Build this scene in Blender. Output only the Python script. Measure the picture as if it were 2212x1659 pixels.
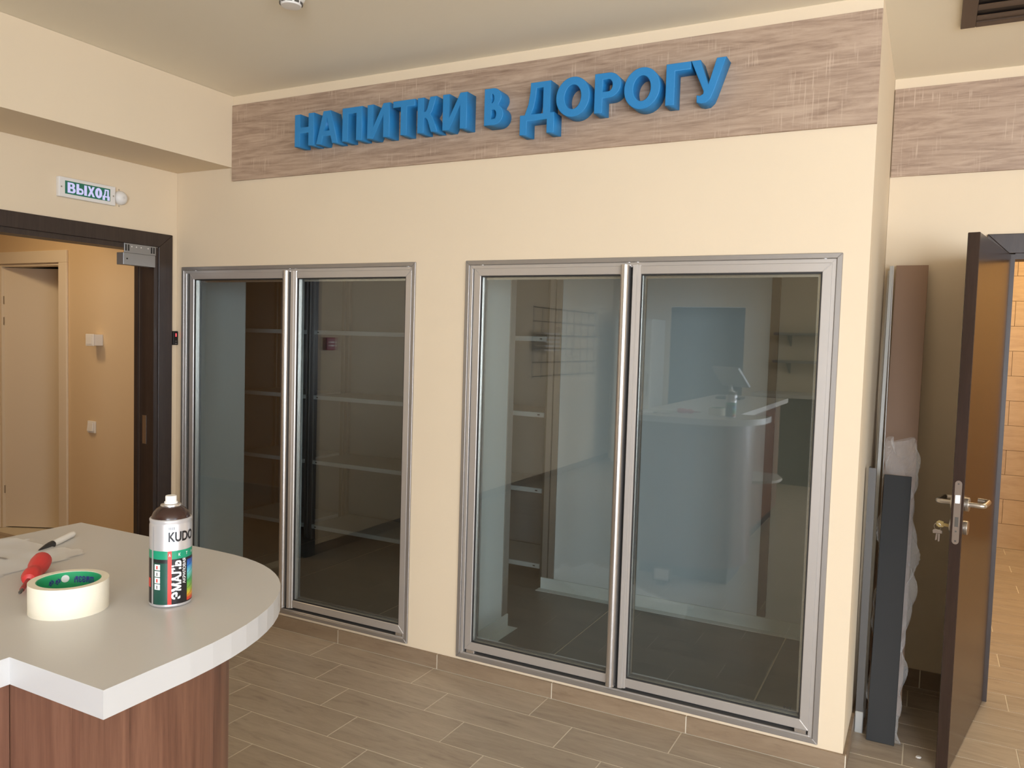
import bpy, bmesh, math, random
from mathutils import Vector, Matrix
random.seed(7)
for _o in list(bpy.data.objects): bpy.data.objects.remove(_o)
scn = bpy.context.scene
COL = scn.collection
PI = math.pi

# ------------------------------------------------------------------ camera
cam_d = bpy.data.cameras.new('camera'); cam = bpy.data.objects.new('camera', cam_d); COL.objects.link(cam)
cam.location = (0.31322, -3.15254, 1.57826)
cam.rotation_euler = (math.radians(86.76668), math.radians(-1.70187), math.radians(27.66806))
cam_d.sensor_width = 36; cam_d.lens = 1722.54 / 2212 * 36; cam_d.clip_start = 0.02
scn.camera = cam
# ------------------------------------------------------------------ world, lights, exposure
w = bpy.data.worlds.new('sky'); scn.world = w; w.use_nodes = True
bg = w.node_tree.nodes['Background']; bg.inputs[0].default_value = (0.80, 0.88, 1.0, 1); bg.inputs[1].default_value = 1.2
def area_light(name, loc, target, sx, sy, power, color):
    d = bpy.data.lights.new(name, 'AREA'); d.shape = 'RECTANGLE'; d.size = sx; d.size_y = sy
    d.energy = power; d.color = color
    o = bpy.data.objects.new(name, d); COL.objects.link(o); o.location = loc
    o.rotation_euler = (Vector(target) - Vector(loc)).to_track_quat('-Z', 'Y').to_euler()
    return o
# daylight in the shop windows of the right wall (X = 4.5) and of the wall behind the camera (Y = -7)
area_light('window_daylight', (4.75, -4.5, 1.5), (0, -4.5, 1.4), 3.4, 2.3, 140, (0.95, 1.0, 1.16))
area_light('window_daylight', (2.9, -7.25, 1.5), (2.9, 0, 1.4), 2.7, 2.3, 355, (0.95, 1.0, 1.16))
# warm ceiling lamps of the corridor and of the washroom
area_light('corridor_lamp', (-5.0, -0.55, 2.75), (-5.0, -0.55, 0), 0.35, 0.35, 10, (1.0, 0.74, 0.44))
area_light('corridor_lamp', (-4.1, -1.0, 2.75), (-4.1, -1.0, 0), 0.25, 0.25, 4, (1.0, 0.74, 0.44))
area_light('washroom_lamp', (1.35, 1.9, 2.75), (1.35, 1.9, 0), 0.3, 0.3, 13, (1.0, 0.78, 0.47))
area_light('washroom_lamp', (1.3, 3.5, 2.75), (1.3, 3.5, 0), 0.3, 0.3, 21, (1.0, 0.78, 0.47))
vs = scn.view_settings
vs.view_transform = 'Standard'; vs.look = 'None'; vs.exposure = 0.38; vs.gamma = 1.0; vs.use_curve_mapping = False

# ------------------------------------------------------------------ materials
def S(r, g, b):
    f = lambda c: (c/255/12.92) if c/255 <= 0.04045 else ((c/255+0.055)/1.055)**2.4
    return (f(r), f(g), f(b), 1)
MATS = {}
def mat(name, col, rough=0.5, metal=0.0, noise=0.0, nscale=8.0, bump=0.0, bscale=120.0, emit=None, estr=0.0, coat=0.0, spec=0.5, trans=0.0):
    if name in MATS: return MATS[name]
    m = bpy.data.materials.new(name); m.use_nodes = True; nt = m.node_tree
    p = nt.nodes['Principled BSDF']
    p.inputs['Base Color'].default_value = col; p.inputs['Roughness'].default_value = rough; p.inputs['Metallic'].default_value = metal
    p.inputs['Specular IOR Level'].default_value = spec
    if coat: p.inputs['Coat Weight'].default_value = coat; p.inputs['Coat Roughness'].default_value = 0.12
    if emit: p.inputs['Emission Color'].default_value = emit; p.inputs['Emission Strength'].default_value = estr
    if noise or bump:
        tc = nt.nodes.new('ShaderNodeTexCoord')
    if noise:
        n = nt.nodes.new('ShaderNodeTexNoise'); n.inputs['Scale'].default_value = nscale; n.inputs['Detail'].default_value = 4
        nt.links.new(tc.outputs['Object'], n.inputs['Vector'])
        mx = nt.nodes.new('ShaderNodeMix'); mx.data_type = 'RGBA'; mx.blend_type = 'MULTIPLY'; mx.inputs['Factor'].default_value = 1
        cr = nt.nodes.new('ShaderNodeMapRange'); cr.inputs['From Min'].default_value = 0.3; cr.inputs['From Max'].default_value = 0.7
        cr.inputs['To Min'].default_value = 1-noise; cr.inputs['To Max'].default_value = 1
        nt.links.new(n.outputs['Fac'], cr.inputs['Value'])
        mx.inputs['A'].default_value = col
        nt.links.new(cr.outputs[0], mx.inputs['B']); nt.links.new(mx.outputs['Result'], p.inputs['Base Color'])
    if bump:
        n2 = nt.nodes.new('ShaderNodeTexNoise'); n2.inputs['Scale'].default_value = bscale; n2.inputs['Detail'].default_value = 3
        nt.links.new(tc.outputs['Object'], n2.inputs['Vector'])
        b = nt.nodes.new('ShaderNodeBump'); b.inputs['Strength'].default_value = bump; b.inputs['Distance'].default_value = 0.002
        nt.links.new(n2.outputs['Fac'], b.inputs['Height']); nt.links.new(b.outputs[0], p.inputs['Normal'])
    MATS[name] = m; return m

def wood(name, stops, stretch, scale=1.0, distort=1.5, rough=0.5, rnd=False, flame=0.5, scratch=0.0, bump=0.1, jitter=0.0, speck=0.0):
    """grain material: coordinates stretched along the grain, noise driven bands, optional cross saw marks"""
    if name in MATS: return MATS[name]
    m = bpy.data.materials.new(name); m.use_nodes = True; nt = m.node_tree; N = nt.nodes.new; L = nt.links.new
    p = nt.nodes['Principled BSDF']; p.inputs['Roughness'].default_value = rough
    tc = N('ShaderNodeTexCoord'); mp = N('ShaderNodeMapping'); mp.inputs['Scale'].default_value = stretch
    L(tc.outputs['Object'], mp.inputs['Vector'])
    src = mp.outputs[0]
    if rnd:
        oi = N('ShaderNodeObjectInfo'); ml = N('ShaderNodeMath'); ml.operation = 'MULTIPLY'; ml.inputs[1].default_value = 37.0
        L(oi.outputs['Random'], ml.inputs[0]); ad = N('ShaderNodeVectorMath'); ad.operation = 'ADD'
        L(src, ad.inputs[0]); L(ml.outputs[0], ad.inputs[1]); src = ad.outputs[0]
    n1 = N('ShaderNodeTexNoise'); n1.inputs['Scale'].default_value = scale; n1.inputs['Detail'].default_value = 6; n1.inputs['Roughness'].default_value = 0.62; n1.inputs['Distortion'].default_value = distort
    L(src, n1.inputs['Vector'])
    n2 = N('ShaderNodeTexNoise'); n2.inputs['Scale'].default_value = scale*5; n2.inputs['Detail'].default_value = 5; n2.inputs['Roughness'].default_value = 0.7
    L(src, n2.inputs['Vector'])
    mx = N('ShaderNodeMix'); mx.data_type = 'FLOAT'; mx.inputs['Factor'].default_value = flame
    L(n2.outputs['Fac'], mx.inputs['A']); L(n1.outputs['Fac'], mx.inputs['B'])
    cr = N('ShaderNodeValToRGB'); e = cr.color_ramp.elements
    e[0].position, e[0].color = stops[0]; e[1].position, e[1].color = stops[-1]
    for s in stops[1:-1]:
        k = e.new(s[0]); k.color = s[1]
    L(mx.outputs['Result'], cr.inputs['Fac']); out = cr.outputs['Color']
    if jitter:
        j = N('ShaderNodeMapRange'); j.inputs['To Min'].default_value = 1-jitter; j.inputs['To Max'].default_value = 1+jitter
        oi2 = N('ShaderNodeObjectInfo'); L(oi2.outputs['Random'], j.inputs['Value'])
        mm = N('ShaderNodeMix'); mm.data_type = 'RGBA'; mm.blend_type = 'MULTIPLY'; mm.inputs['Factor'].default_value = 1
        L(out, mm.inputs['A']); L(j.outputs[0], mm.inputs['B']); out = mm.outputs['Result']
    if scratch:
        mp2 = N('ShaderNodeMapping'); mp2.inputs['Scale'].default_value = (150, 150, 7); L(tc.outputs['Object'], mp2.inputs['Vector'])
        n3 = N('ShaderNodeTexNoise'); n3.inputs['Scale'].default_value = 1; n3.inputs['Detail'].default_value = 2; L(mp2.outputs[0], n3.inputs['Vector'])
        n4 = N('ShaderNodeTexNoise'); n4.inputs['Scale'].default_value = 1; n4.inputs['Detail'].default_value = 2
        mp4 = N('ShaderNodeMapping'); mp4.inputs['Scale'].default_value = (4, 4, 9); L(tc.outputs['Object'], mp4.inputs['Vector']); L(mp4.outputs[0], n4.inputs['Vector'])
        r3 = N('ShaderNodeMapRange'); r3.inputs['From Min'].default_value = 0.58; r3.inputs['From Max'].default_value = 0.72
        r4 = N('ShaderNodeMapRange'); r4.inputs['From Min'].default_value = 0.47; r4.inputs['From Max'].default_value = 0.62
        L(n3.outputs['Fac'], r3.inputs['Value']); L(n4.outputs['Fac'], r4.inputs['Value'])
        mu = N('ShaderNodeMath'); mu.operation = 'MULTIPLY'; L(r3.outputs[0], mu.inputs[0]); L(r4.outputs[0], mu.inputs[1])
        mu2 = N('ShaderNodeMath'); mu2.operation = 'MULTIPLY'; mu2.inputs[1].default_value = scratch; L(mu.outputs[0], mu2.inputs[0])
        ms = N('ShaderNodeMix'); ms.data_type = 'RGBA'; L(mu2.outputs[0], ms.inputs['Factor']); L(out, ms.inputs['A']); ms.inputs['B'].default_value = S(205, 182, 160)
        out = ms.outputs['Result']
    if speck:
        mp5 = N('ShaderNodeMapping'); mp5.inputs['Scale'].default_value = (9, 34, 34); L(tc.outputs['Object'], mp5.inputs['Vector'])
        ad5 = N('ShaderNodeVectorMath'); ad5.operation = 'ADD'; L(mp5.outputs[0], ad5.inputs[0])
        if rnd: L(ml.outputs[0], ad5.inputs[1])
        n5 = N('ShaderNodeTexNoise'); n5.inputs['Scale'].default_value = 1; n5.inputs['Detail'].default_value = 3; L(ad5.outputs[0], n5.inputs['Vector'])
        r5 = N('ShaderNodeMapRange'); r5.inputs['From Min'].default_value = 0.60; r5.inputs['From Max'].default_value = 0.78; r5.inputs['To Max'].default_value = speck
        L(n5.outputs['Fac'], r5.inputs['Value'])
        m5 = N('ShaderNodeMix'); m5.data_type = 'RGBA'; L(r5.outputs[0], m5.inputs['Factor']); L(out, m5.inputs['A']); m5.inputs['B'].default_value = stops[0][1]
        out = m5.outputs['Result']
    L(out, p.inputs['Base Color'])
    if bump:
        b = N('ShaderNodeBump'); b.inputs['Strength'].default_value = bump; b.inputs['Distance'].default_value = 0.001
        L(n2.outputs['Fac'], b.inputs['Height']); L(b.outputs[0], p.inputs['Normal'])
    MATS[name] = m; return m

def glass(name, tint, refl, rough=0.0):
    m = bpy.data.materials.new(name); m.use_nodes = True; nt = m.node_tree; N = nt.nodes.new; L = nt.links.new
    nt.nodes.remove(nt.nodes['Principled BSDF'])
    out = [n for n in nt.nodes if n.type == 'OUTPUT_MATERIAL'][0]
    t = N('ShaderNodeBsdfTransparent'); t.inputs['Color'].default_value = tint
    g = N('ShaderNodeBsdfGlossy'); g.inputs['Roughness'].default_value = rough; g.inputs['Color'].default_value = (1, 1, 1, 1)
    f = N('ShaderNodeLayerWeight'); f.inputs['Blend'].default_value = 0.5          # Schlick reflectance of a thin sheet
    q = N('ShaderNodeMath'); q.operation = 'POWER'; q.inputs[1].default_value = 5.0; L(f.outputs['Facing'], q.inputs[0])
    r0 = 0.043+refl
    a = N('ShaderNodeMath'); a.operation = 'MULTIPLY_ADD'; a.inputs[1].default_value = 1-r0; a.inputs[2].default_value = r0; a.use_clamp = True
    L(q.outputs[0], a.inputs[0]); mx = N('ShaderNodeMixShader'); L(a.outputs[0], mx.inputs['Fac']); L(t.outputs[0], mx.inputs[1]); L(g.outputs[0], mx.inputs[2])
    L(mx.outputs[0], out.inputs['Surface']); MATS[name] = m; return m

def film(name, alpha=0.25, col=(0.9, 0.9, 0.88, 1), rough=0.15, bump=0.0):
    m = bpy.data.materials.new(name); m.use_nodes = True; nt = m.node_tree; N = nt.nodes.new; L = nt.links.new
    p = nt.nodes['Principled BSDF']; p.inputs['Base Color'].default_value = col; p.inputs['Roughness'].default_value = rough
    out = [n for n in nt.nodes if n.type == 'OUTPUT_MATERIAL'][0]
    t = N('ShaderNodeBsdfTransparent'); lw = N('ShaderNodeLayerWeight'); lw.inputs['Blend'].default_value = 0.35
    mr = N('ShaderNodeMapRange'); mr.inputs['To Min'].default_value = alpha; mr.inputs['To Max'].default_value = min(1, alpha*2.2)
    L(lw.outputs['Facing'], mr.inputs['Value']); mx = N('ShaderNodeMixShader'); L(mr.outputs[0], mx.inputs['Fac'])
    L(t.outputs[0], mx.inputs[1]); L(p.outputs[0], mx.inputs[2]); L(mx.outputs[0], out.inputs['Surface'])
    if bump:
        tc = N('ShaderNodeTexCoord'); n = N('ShaderNodeTexNoise'); n.inputs['Scale'].default_value = 45; n.inputs['Detail'].default_value = 3
        L(tc.outputs['Object'], n.inputs['Vector']); b = N('ShaderNodeBump'); b.inputs['Strength'].default_value = bump; b.inputs['Distance'].default_value = 0.01
        L(n.outputs['Fac'], b.inputs['Height']); L(b.outputs[0], p.inputs['Normal'])
    MATS[name] = m; return m

M_WALL = mat('cream_paint', S(233, 214, 185), 0.75, noise=0.03, nscale=1.5, bump=0.05, bscale=260, spec=0.3)
M_CEIL = mat('ceiling_paint', S(247, 237, 216), 0.8, noise=0.03, nscale=1.0, spec=0.3)
M_CORR = mat('corridor_paint', S(222, 196, 158), 0.7, noise=0.03, nscale=1.5, spec=0.3)
M_WHITE = mat('white_laminate', S(205, 202, 198), 0.32, noise=0.02, nscale=4)
M_WEDGE = mat('white_edge', S(194, 192, 190), 0.38)
M_WDOOR = mat('cream_door', S(236, 222, 200), 0.5)
M_ALU = mat('satin_aluminium', S(202, 197, 192), 0.36, 0.6)
M_ALU2 = mat('dull_aluminium', S(168, 163, 158), 0.42, 0.7)
M_ALUB = mat('bright_aluminium', S(215, 212, 210), 0.25, 0.9)
M_DARK = mat('black_rubber', S(42, 40, 38), 0.6)
M_BROWN = wood('wenge_veneer', [(0.3, S(44, 34, 29)), (0.5, S(56, 44, 38)), (0.7, S(66, 53, 46))], (14, 14, 0.9), 2.0, 0.6, 0.42, bump=0.08)
M_BROWNL = wood('wenge_leaf', [(0.3, S(44, 31, 25)), (0.7, S(58, 43, 36))], (14, 14, 0.9), 2.0, 0.6, 0.24, bump=0.03)
M_OAK = wood('grey_oak_laminate', [(0.30, S(126, 102, 84)), (0.42, S(158, 133, 113)), (0.53, S(178, 153, 131)), (0.70, S(194, 170, 148))], (0.9, 0.9, 11), 1.7, 3.0, 0.5, flame=0.60, scratch=0.9, bump=0.06)
M_WALNUT = wood('walnut_laminate', [(0.30, S(70, 43, 32)), (0.44, S(106, 71, 55)), (0.56, S(124, 86, 67)), (0.72, S(142, 104, 84))], (11, 11, 0.55), 1.7, 1.0, 0.38, flame=0.62, bump=0.05)
M_TILE = wood('wood_look_tile', [(0.25, S(140, 123, 106)), (0.42, S(168, 152, 133)), (0.58, S(180, 165, 145)), (0.75, S(193, 178, 158))], (1.6, 9, 9), 1.6, 1.2, 0.42, rnd=True, flame=0.7, bump=0.05, jitter=0.06, speck=0.55)
M_SKIRT = wood('wood_look_tile_shaded', [(0.25, S(112, 92, 72)), (0.42, S(140, 119, 96)), (0.58, S(150, 129, 105)), (0.75, S(160, 139, 114))], (1.6, 9, 9), 1.6, 1.2, 0.42, rnd=True, flame=0.7, bump=0.05, jitter=0.05, speck=0.5)  # same tile as the floor; shade on the upright skirting put into darker colours
M_GROUT = mat('pale_grout', S(226, 216, 196), 0.85)
M_WTILE = wood('pale_wood_wall_tile', [(0.25, S(172, 142, 104)), (0.5, S(192, 164, 124)), (0.75, S(204, 178, 138))], (1.6, 9, 9), 1.5, 1.2, 0.4, rnd=True, flame=0.7, bump=0.03, jitter=0.04)
M_WGROUT = mat('tan_grout', S(170, 140, 100), 0.85)
M_BLUE = mat('blue_foam_paint', S(40, 130, 190), 0.55, bump=0.25, bscale=420)
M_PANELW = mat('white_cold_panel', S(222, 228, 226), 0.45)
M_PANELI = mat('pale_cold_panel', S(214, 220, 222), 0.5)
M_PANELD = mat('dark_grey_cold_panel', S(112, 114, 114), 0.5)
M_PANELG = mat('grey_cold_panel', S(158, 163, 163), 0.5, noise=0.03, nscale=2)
M_SHELF = mat('grey_shelf_steel', S(176, 180, 178), 0.5, 0.0)
M_POST = mat('dark_shelf_post', S(92, 88, 82), 0.5, 0.2)
M_CFLOOR = mat('dark_cold_floor', S(100, 104, 106), 0.35, noise=0.12, nscale=3)
M_BLACKP = mat('black_plastic', S(28, 26, 26), 0.4)
M_WPLAST = mat('white_plastic', S(236, 232, 226), 0.4)
M_STEEL = mat('brushed_steel', S(196, 190, 182), 0.28, 0.95)
M_LOCK = mat('grey_lock_metal', S(158, 158, 158), 0.42, 0.6)
M_GLASS = glass('door_glass', (0.86, 0.893, 0.888, 1), 0.05)
M_WINGL = glass('window_glass', (0.95, 0.97, 0.96, 1), 0.0)
M_FILM = film('clear_film', 0.13, (0.9, 0.88, 0.85, 1), 0.12, bump=0.6)
M_FILMW = film('milky_film', 0.92, (0.94, 0.94, 0.93, 1), 0.18, bump=0.6)
M_BAG = film('zip_bag_film', 0.36, (0.92, 0.92, 0.92, 1), 0.2)

# ------------------------------------------------------------------ mesh helpers
class MB:
    def __init__(s): s.v = []; s.f = []
    def add(s, vs, fs):
        o = len(s.v); s.v += [tuple(v) for v in vs]; s.f += [tuple(i+o for i in f) for f in fs]; return s
    def box(s, a, b):
        (x0, x1), (y0, y1), (z0, z1) = [sorted((a[i], b[i])) for i in range(3)]
        return s.add([(x0,y0,z0),(x1,y0,z0),(x1,y1,z0),(x0,y1,z0),(x0,y0,z1),(x1,y0,z1),(x1,y1,z1),(x0,y1,z1)],
              [(0,3,2,1),(4,5,6,7),(0,1,5,4),(1,2,6,5),(2,3,7,6),(3,0,4,7)])
    def prism(s, poly, lo, hi, axis=2):
        """poly: list of 2d points, extruded along axis (the two other axes keep their order x<y<z)"""
        area = sum(poly[i][0]*poly[(i+1) % len(poly)][1]-poly[(i+1) % len(poly)][0]*poly[i][1] for i in range(len(poly)))
        if (area < 0) != (axis == 1): poly = poly[::-1]
        def P(p, h): q = list(p); q.insert(axis, h); return tuple(q)
        n = len(poly)
        return s.add([P(p, lo) for p in poly]+[P(p, hi) for p in poly],
              [tuple(range(n))[::-1], tuple(range(n, 2*n))]+[(i, (i+1) % n, n+(i+1) % n, n+i) for i in range(n)])
    def lathe(s, prof, seg=32, c=(0, 0, 0), caps=True):
        vs = []; fs = []
        for r, z in prof:
            for k in range(seg):
                a = 2*PI*k/seg; vs.append((c[0]+r*math.cos(a), c[1]+r*math.sin(a), c[2]+z))
        for i in range(len(prof)-1):
            for k in range(seg):
                fs.append((i*seg+k, i*seg+(k+1) % seg, (i+1)*seg+(k+1) % seg, (i+1)*seg+k))
        if caps:
            fs.append(tuple(range(seg))[::-1]); fs.append(tuple((len(prof)-1)*seg+k for k in range(seg)))
        return s.add(vs, fs)
    def tube(s, pts, r, seg=10, caps=True):
        pts = [Vector(p) for p in pts]; rr = r if isinstance(r, (list, tuple)) else [r]*len(pts)
        vs = []; fs = []; prev = None
        for i, p in enumerate(pts):
            t = (pts[min(i+1, len(pts)-1)]-pts[max(i-1, 0)]).normalized()
            if prev is None:
                u = t.cross(Vector((0, 0, 1)));  u = u if u.length > 1e-3 else t.cross(Vector((1, 0, 0)))
            else: u = prev - t*prev.dot(t)
            u.normalize(); prev = u; v = t.cross(u)
            for k in range(seg):
                a = 2*PI*k/seg; vs.append(p+(u*math.cos(a)+v*math.sin(a))*rr[i])
        for i in range(len(pts)-1):
            for k in range(seg):
                fs.append((i*seg+k, i*seg+(k+1) % seg, (i+1)*seg+(k+1) % seg, (i+1)*seg+k))
        if caps: fs.append(tuple(range(seg))[::-1]); fs.append(tuple((len(pts)-1)*seg+k for k in range(seg)))
        return s.add(vs, fs)
    def xf(s, M): s.v = [tuple(M @ Vector(v)) for v in s.v]; return s
    def mesh(s, name, m, bevel=0.0, smooth=False, seg=1):
        me = bpy.data.meshes.new(name); me.from_pydata(s.v, [], s.f); me.update()
        bm = bmesh.new(); bm.from_mesh(me)
        if bevel:
            bmesh.ops.bevel(bm, geom=[e for e in bm.edges if len(e.link_faces) == 2 and e.calc_face_angle(0) > 0.5], offset=bevel, segments=seg, affect='EDGES', profile=0.5)
        bmesh.ops.recalc_face_normals(bm, faces=bm.faces)
        bm.to_mesh(me); bm.free()
        if smooth:
            for p in me.polygons: p.use_smooth = True
            me.set_sharp_from_angle(angle=math.radians(35))
        if m: me.materials.append(m)
        return me
    def build(s, name, m, parent=None, **k):
        return link(name, s.mesh(name, m, **k), parent)
def link(name, me, parent=None):
    o = bpy.data.objects.new(name, me); COL.objects.link(o)
    if parent is not None:
        o.parent = parent      # meshes are built in world coordinates; only the Empties carry a location
        if parent.type == 'EMPTY': o.matrix_parent_inverse = Matrix.Translation(parent.location).inverted()
    return o
def tag(o, label, cat, group=None, kind=None):
    o['label'] = label; o['category'] = cat
    if group: o['group'] = group
    if kind: o['kind'] = kind
    return o
def thing(name, loc, label, cat, group=None, kind=None):
    o = bpy.data.objects.new(name, None); COL.objects.link(o); o.location = loc; o.empty_display_size = 0.1
    return tag(o, label, cat, group, kind)
def struct(name, mb, m, label, cat, **k):
    o = mb.build(name, m, None, **k); return tag(o, label, cat, kind='structure')
def cutwall(ax, lo, hi, u0, u1, z0, z1, holes):
    """wall slab normal to axis ax (0=x,1=y) between lo and hi, with rectangular holes (u0,u1,z0,z1)"""
    mb = MB(); us = sorted({u0, u1, *[h[0] for h in holes], *[h[1] for h in holes]}); us = [u for u in us if u0 <= u <= u1]
    for a, b in zip(us[:-1], us[1:]):
        zs = [(z0, z1)]
        for h in holes:
            if h[0] <= a+1e-6 and h[1] >= b-1e-6:
                nz = []
                for c, d in zs:
                    if h[2] > c: nz.append((c, min(d, h[2])))
                    if h[3] < d: nz.append((max(c, h[3]), d))
                zs = nz
        for c, d in zs:
            if ax == 1: mb.box((a, lo, c), (b, hi, d))
            else: mb.box((lo, a, c), (hi, b, d))
    return mb
def text_mesh(txt, size, bold=0.0):
    c = bpy.data.curves.new('t', 'FONT'); c.body = txt; c.size = size; c.offset = bold; c.resolution_u = 3; c.fill_mode = 'FRONT' if False else 'BOTH'
    c.align_x = 'LEFT'
    o = bpy.data.objects.new('t', c); COL.objects.link(o); dg = bpy.context.evaluated_depsgraph_get()
    me = bpy.data.meshes.new_from_object(o.evaluated_get(dg)); vs = [tuple(v.co) for v in me.vertices]; fs = [tuple(p.vertices) for p in me.polygons]
    bpy.data.objects.remove(o); bpy.data.curves.remove(c); bpy.data.meshes.remove(me)
    x0 = min(v[0] for v in vs); x1 = max(v[0] for v in vs); y0 = min(v[1] for v in vs); y1 = max(v[1] for v in vs)
    return vs, fs, (x0, x1, y0, y1)
def text_fit(txt, W, H, bold=0.0):
    vs, fs, (x0, x1, y0, y1) = text_mesh(txt, 1.0, bold)
    return [((v[0]-x0)/(x1-x0)*W, (v[1]-y0)/(y1-y0)*H) for v in vs], fs
def glyph_mesh(name, loops, depth, m, bevel=0.0025):
    c = bpy.data.curves.new('g', 'CURVE'); c.dimensions = '2D'; c.fill_mode = 'BOTH'; c.extrude = depth/2-bevel; c.bevel_depth = bevel; c.bevel_resolution = 1; c.offset = -bevel
    for lp in loops:
        sp = c.splines.new('POLY'); sp.points.add(len(lp)-1); sp.use_cyclic_u = True
        for p, q in zip(sp.points, lp): p.co = (q[0], q[1], 0, 1)
    o = bpy.data.objects.new('g', c); COL.objects.link(o); dg = bpy.context.evaluated_depsgraph_get()
    me = bpy.data.meshes.new_from_object(o.evaluated_get(dg)); bpy.data.objects.remove(o); bpy.data.curves.remove(c)
    me.name = name; me.materials.clear(); me.materials.append(m)
    return me

# ------------------------------------------------------------------ setting: dimensions
ZC = 2.832; XL = -3.503; XS = -3.0687; XR = 0.1033; YB = 1.0; BACK = -7.0; XW = 4.5
# floor slab (grout) with its tiles
floor = struct('floor', MB().box((-7.6, BACK-0.1, -0.12), (XW+0.1, 4.5, -0.0012)), M_GROUT, 'floor of wood-look tiles laid in staggered rows with pale grout', 'floor')
TW, TL, G = 0.1894, 0.6, 0.0050
cache = {}
def tile_obj(x0, x1, y0, y1, parent, z0=-0.010, z1=0.0, m=M_TILE, name='tile'):
    k = (round(x1-x0, 3), round(y1-y0, 3), m.name)
    if k not in cache:
        hx, hy = (x1-x0)/2, (y1-y0)/2
        cache[k] = MB().box((-hx, -hy, z0), (hx, hy, z1)).mesh(name, m)
    o = bpy.data.objects.new(name, cache[k]); COL.objects.link(o); o.parent = parent; o.location = ((x0+x1)/2, (y0+y1)/2, 0)
    return o
def row_tiles(r, xa, xb, ya=None, yb=None):
    """tiles of row r (row 0 touches the main wall skirting) between xa and xb, clipped in y"""
    y1 = -0.012-r*TW; y0 = y1-TW; y0 += G/2; y1 -= G/2
    if ya is not None: y0 = max(y0, ya)
    if yb is not None: y1 = min(y1, yb)
    if y1-y0 < 0.01: return
    x = -2.3016+0.199*r; x -= math.ceil((x-xa)/TL)*TL
    while x < xb:
        a, b = max(x+G/2, xa), min(x+TL-G/2, xb)
        if b-a > 0.01: yield (a, b, y0, y1)
        x += TL
for r in range(0, 15):
    for t in row_tiles(r, XL, 1.95): tile_obj(*t, floor)
for r in range(-6, 0):
    for t in row_tiles(r, XR+0.012, 1.95, yb=YB): tile_obj(*t, floor)
for r in range(-24, -5):
    for t in row_tiles(r, 0.62, 1.85, ya=YB+0.001, yb=4.38): tile_obj(*t, floor)
far = MB()
for r in range(15, 37):
    for (a, b, c, d) in row_tiles(r, XL, XW, ya=BACK): far.box((a, c, -0.01), (b, d, 0))
for r in range(-6, 15):
    for (a, b, c, d) in row_tiles(r, 1.95+G, XW, yb=YB): far.box((a, c, -0.01), (b, d, 0))
for r in range(-2, 15):
    for (a, b, c, d) in row_tiles(r, -7.4, XL-0.11, yb=0.44): far.box((a, c, -0.01), (b, d, 0))
fo = far.build('distant_tiles', M_TILE, floor); fo['kind'] = 'stuff'
# dark panels of the cold room floor
for a, b in zip((-4.7, -3.77, -3.21, -2.37, -1.281, -0.30), (-3.77, -3.21, -2.37, -1.281, -0.30, 0.0)):
    MB().box((a+0.004, 0.10 if a > -3.7 else 0.68, -0.02), (b-0.004, 2.0, 0.001)).build('floor_panel', M_CFLOOR, floor, bevel=0.0)

struct('ceiling', MB().box((-7.6, BACK-0.1, ZC), (XW+0.1, 4.5, ZC+0.12)), M_CEIL, 'flat cream ceiling', 'ceiling')
F1 = (-3.4556, -1.8616); F2 = (-1.5849, 0.0145); ZF0, ZF1 = 0.085, 1.928
holes = [(F[0]+0.03, F[1]-0.03, 0.10, ZF1-0.03) for F in (F1, F2)]
struct('wall_front', cutwall(1, 0.0, 0.10, XL-0.16, XR, 0, ZC, holes), M_WALL, 'cream painted wall with two openings for glass doors', 'wall')
struct('wall_return', MB().box((0.0, 0.101, 0), (XR, YB+0.1, ZC)), M_WALL, 'narrow side face of the cream wall beside the leaning boards', 'wall')
D2 = (0.602, 1.402, 2.015)
struct('wall_recess', cutwall(1, YB, YB+0.10, XR+0.001, XW+0.1, 0, ZC, [(D2[0]-0.005, D2[1]+0.005, -1, D2[2]+0.005)]), M_WALL, 'recessed cream wall around the washroom doorway', 'wall')
DY0, DY1, DZ = -1.07, -0.135, 2.022
struct('wall_left', cutwall(0, XL-0.10, XL, BACK, -0.001, 0, ZC, [(DY0-0.005, DY1+0.005, -1, DZ+0.005)]), M_WALL, 'cream left wall around the corridor doorway', 'wall')
struct('trim_1', MB().box((XL+0.001, BACK, 2.4542), (XS, -0.001, ZC-0.001)), M_WALL, 'boxed cream soffit along the top of the left wall', 'soffit')
WINB = [(1.5, 2.85), (3.0, 4.35)]
struct('wall_back', cutwall(1, BACK-0.1, BACK, XL, XW, 0, ZC, [(-2.70, -1.75, -1, 2.06)]+[(a, b, 0.3, 2.65) for a, b in WINB]), M_WALL, 'far cream wall seen only as a reflection in the glass', 'wall')
WIN = [(-6.2, -4.6), (-4.45, -2.8)]
struct('wall_right', cutwall(0, XW, XW+0.1, BACK, YB, 0, ZC, [(a, b, 0.35, 2.6) for a, b in WIN]), M_WALL, 'shop window wall out of view on the right', 'wall')
for i, (a, b) in enumerate(WIN):
    wd = thing('window_%d' % (i+1), (XW, (a+b)/2, 0.35), 'shop window out of view on the right, number %d from the far wall' % (i+1), 'window', kind='structure')
    fr = MB().box((XW+0.02, a, 0.35), (XW+0.08, a+0.06, 2.6)).box((XW+0.02, b-0.06, 0.35), (XW+0.08, b, 2.6)).box((XW+0.02, a+0.06, 0.35), (XW+0.08, b-0.06, 0.41)).box((XW+0.02, a+0.06, 2.54), (XW+0.08, b-0.06, 2.6))
    fr.build('window_frame', M_ALU, wd); MB().box((XW+0.045, a+0.06, 0.41), (XW+0.055, b-0.06, 2.54)).build('pane', M_WINGL, wd)
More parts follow.
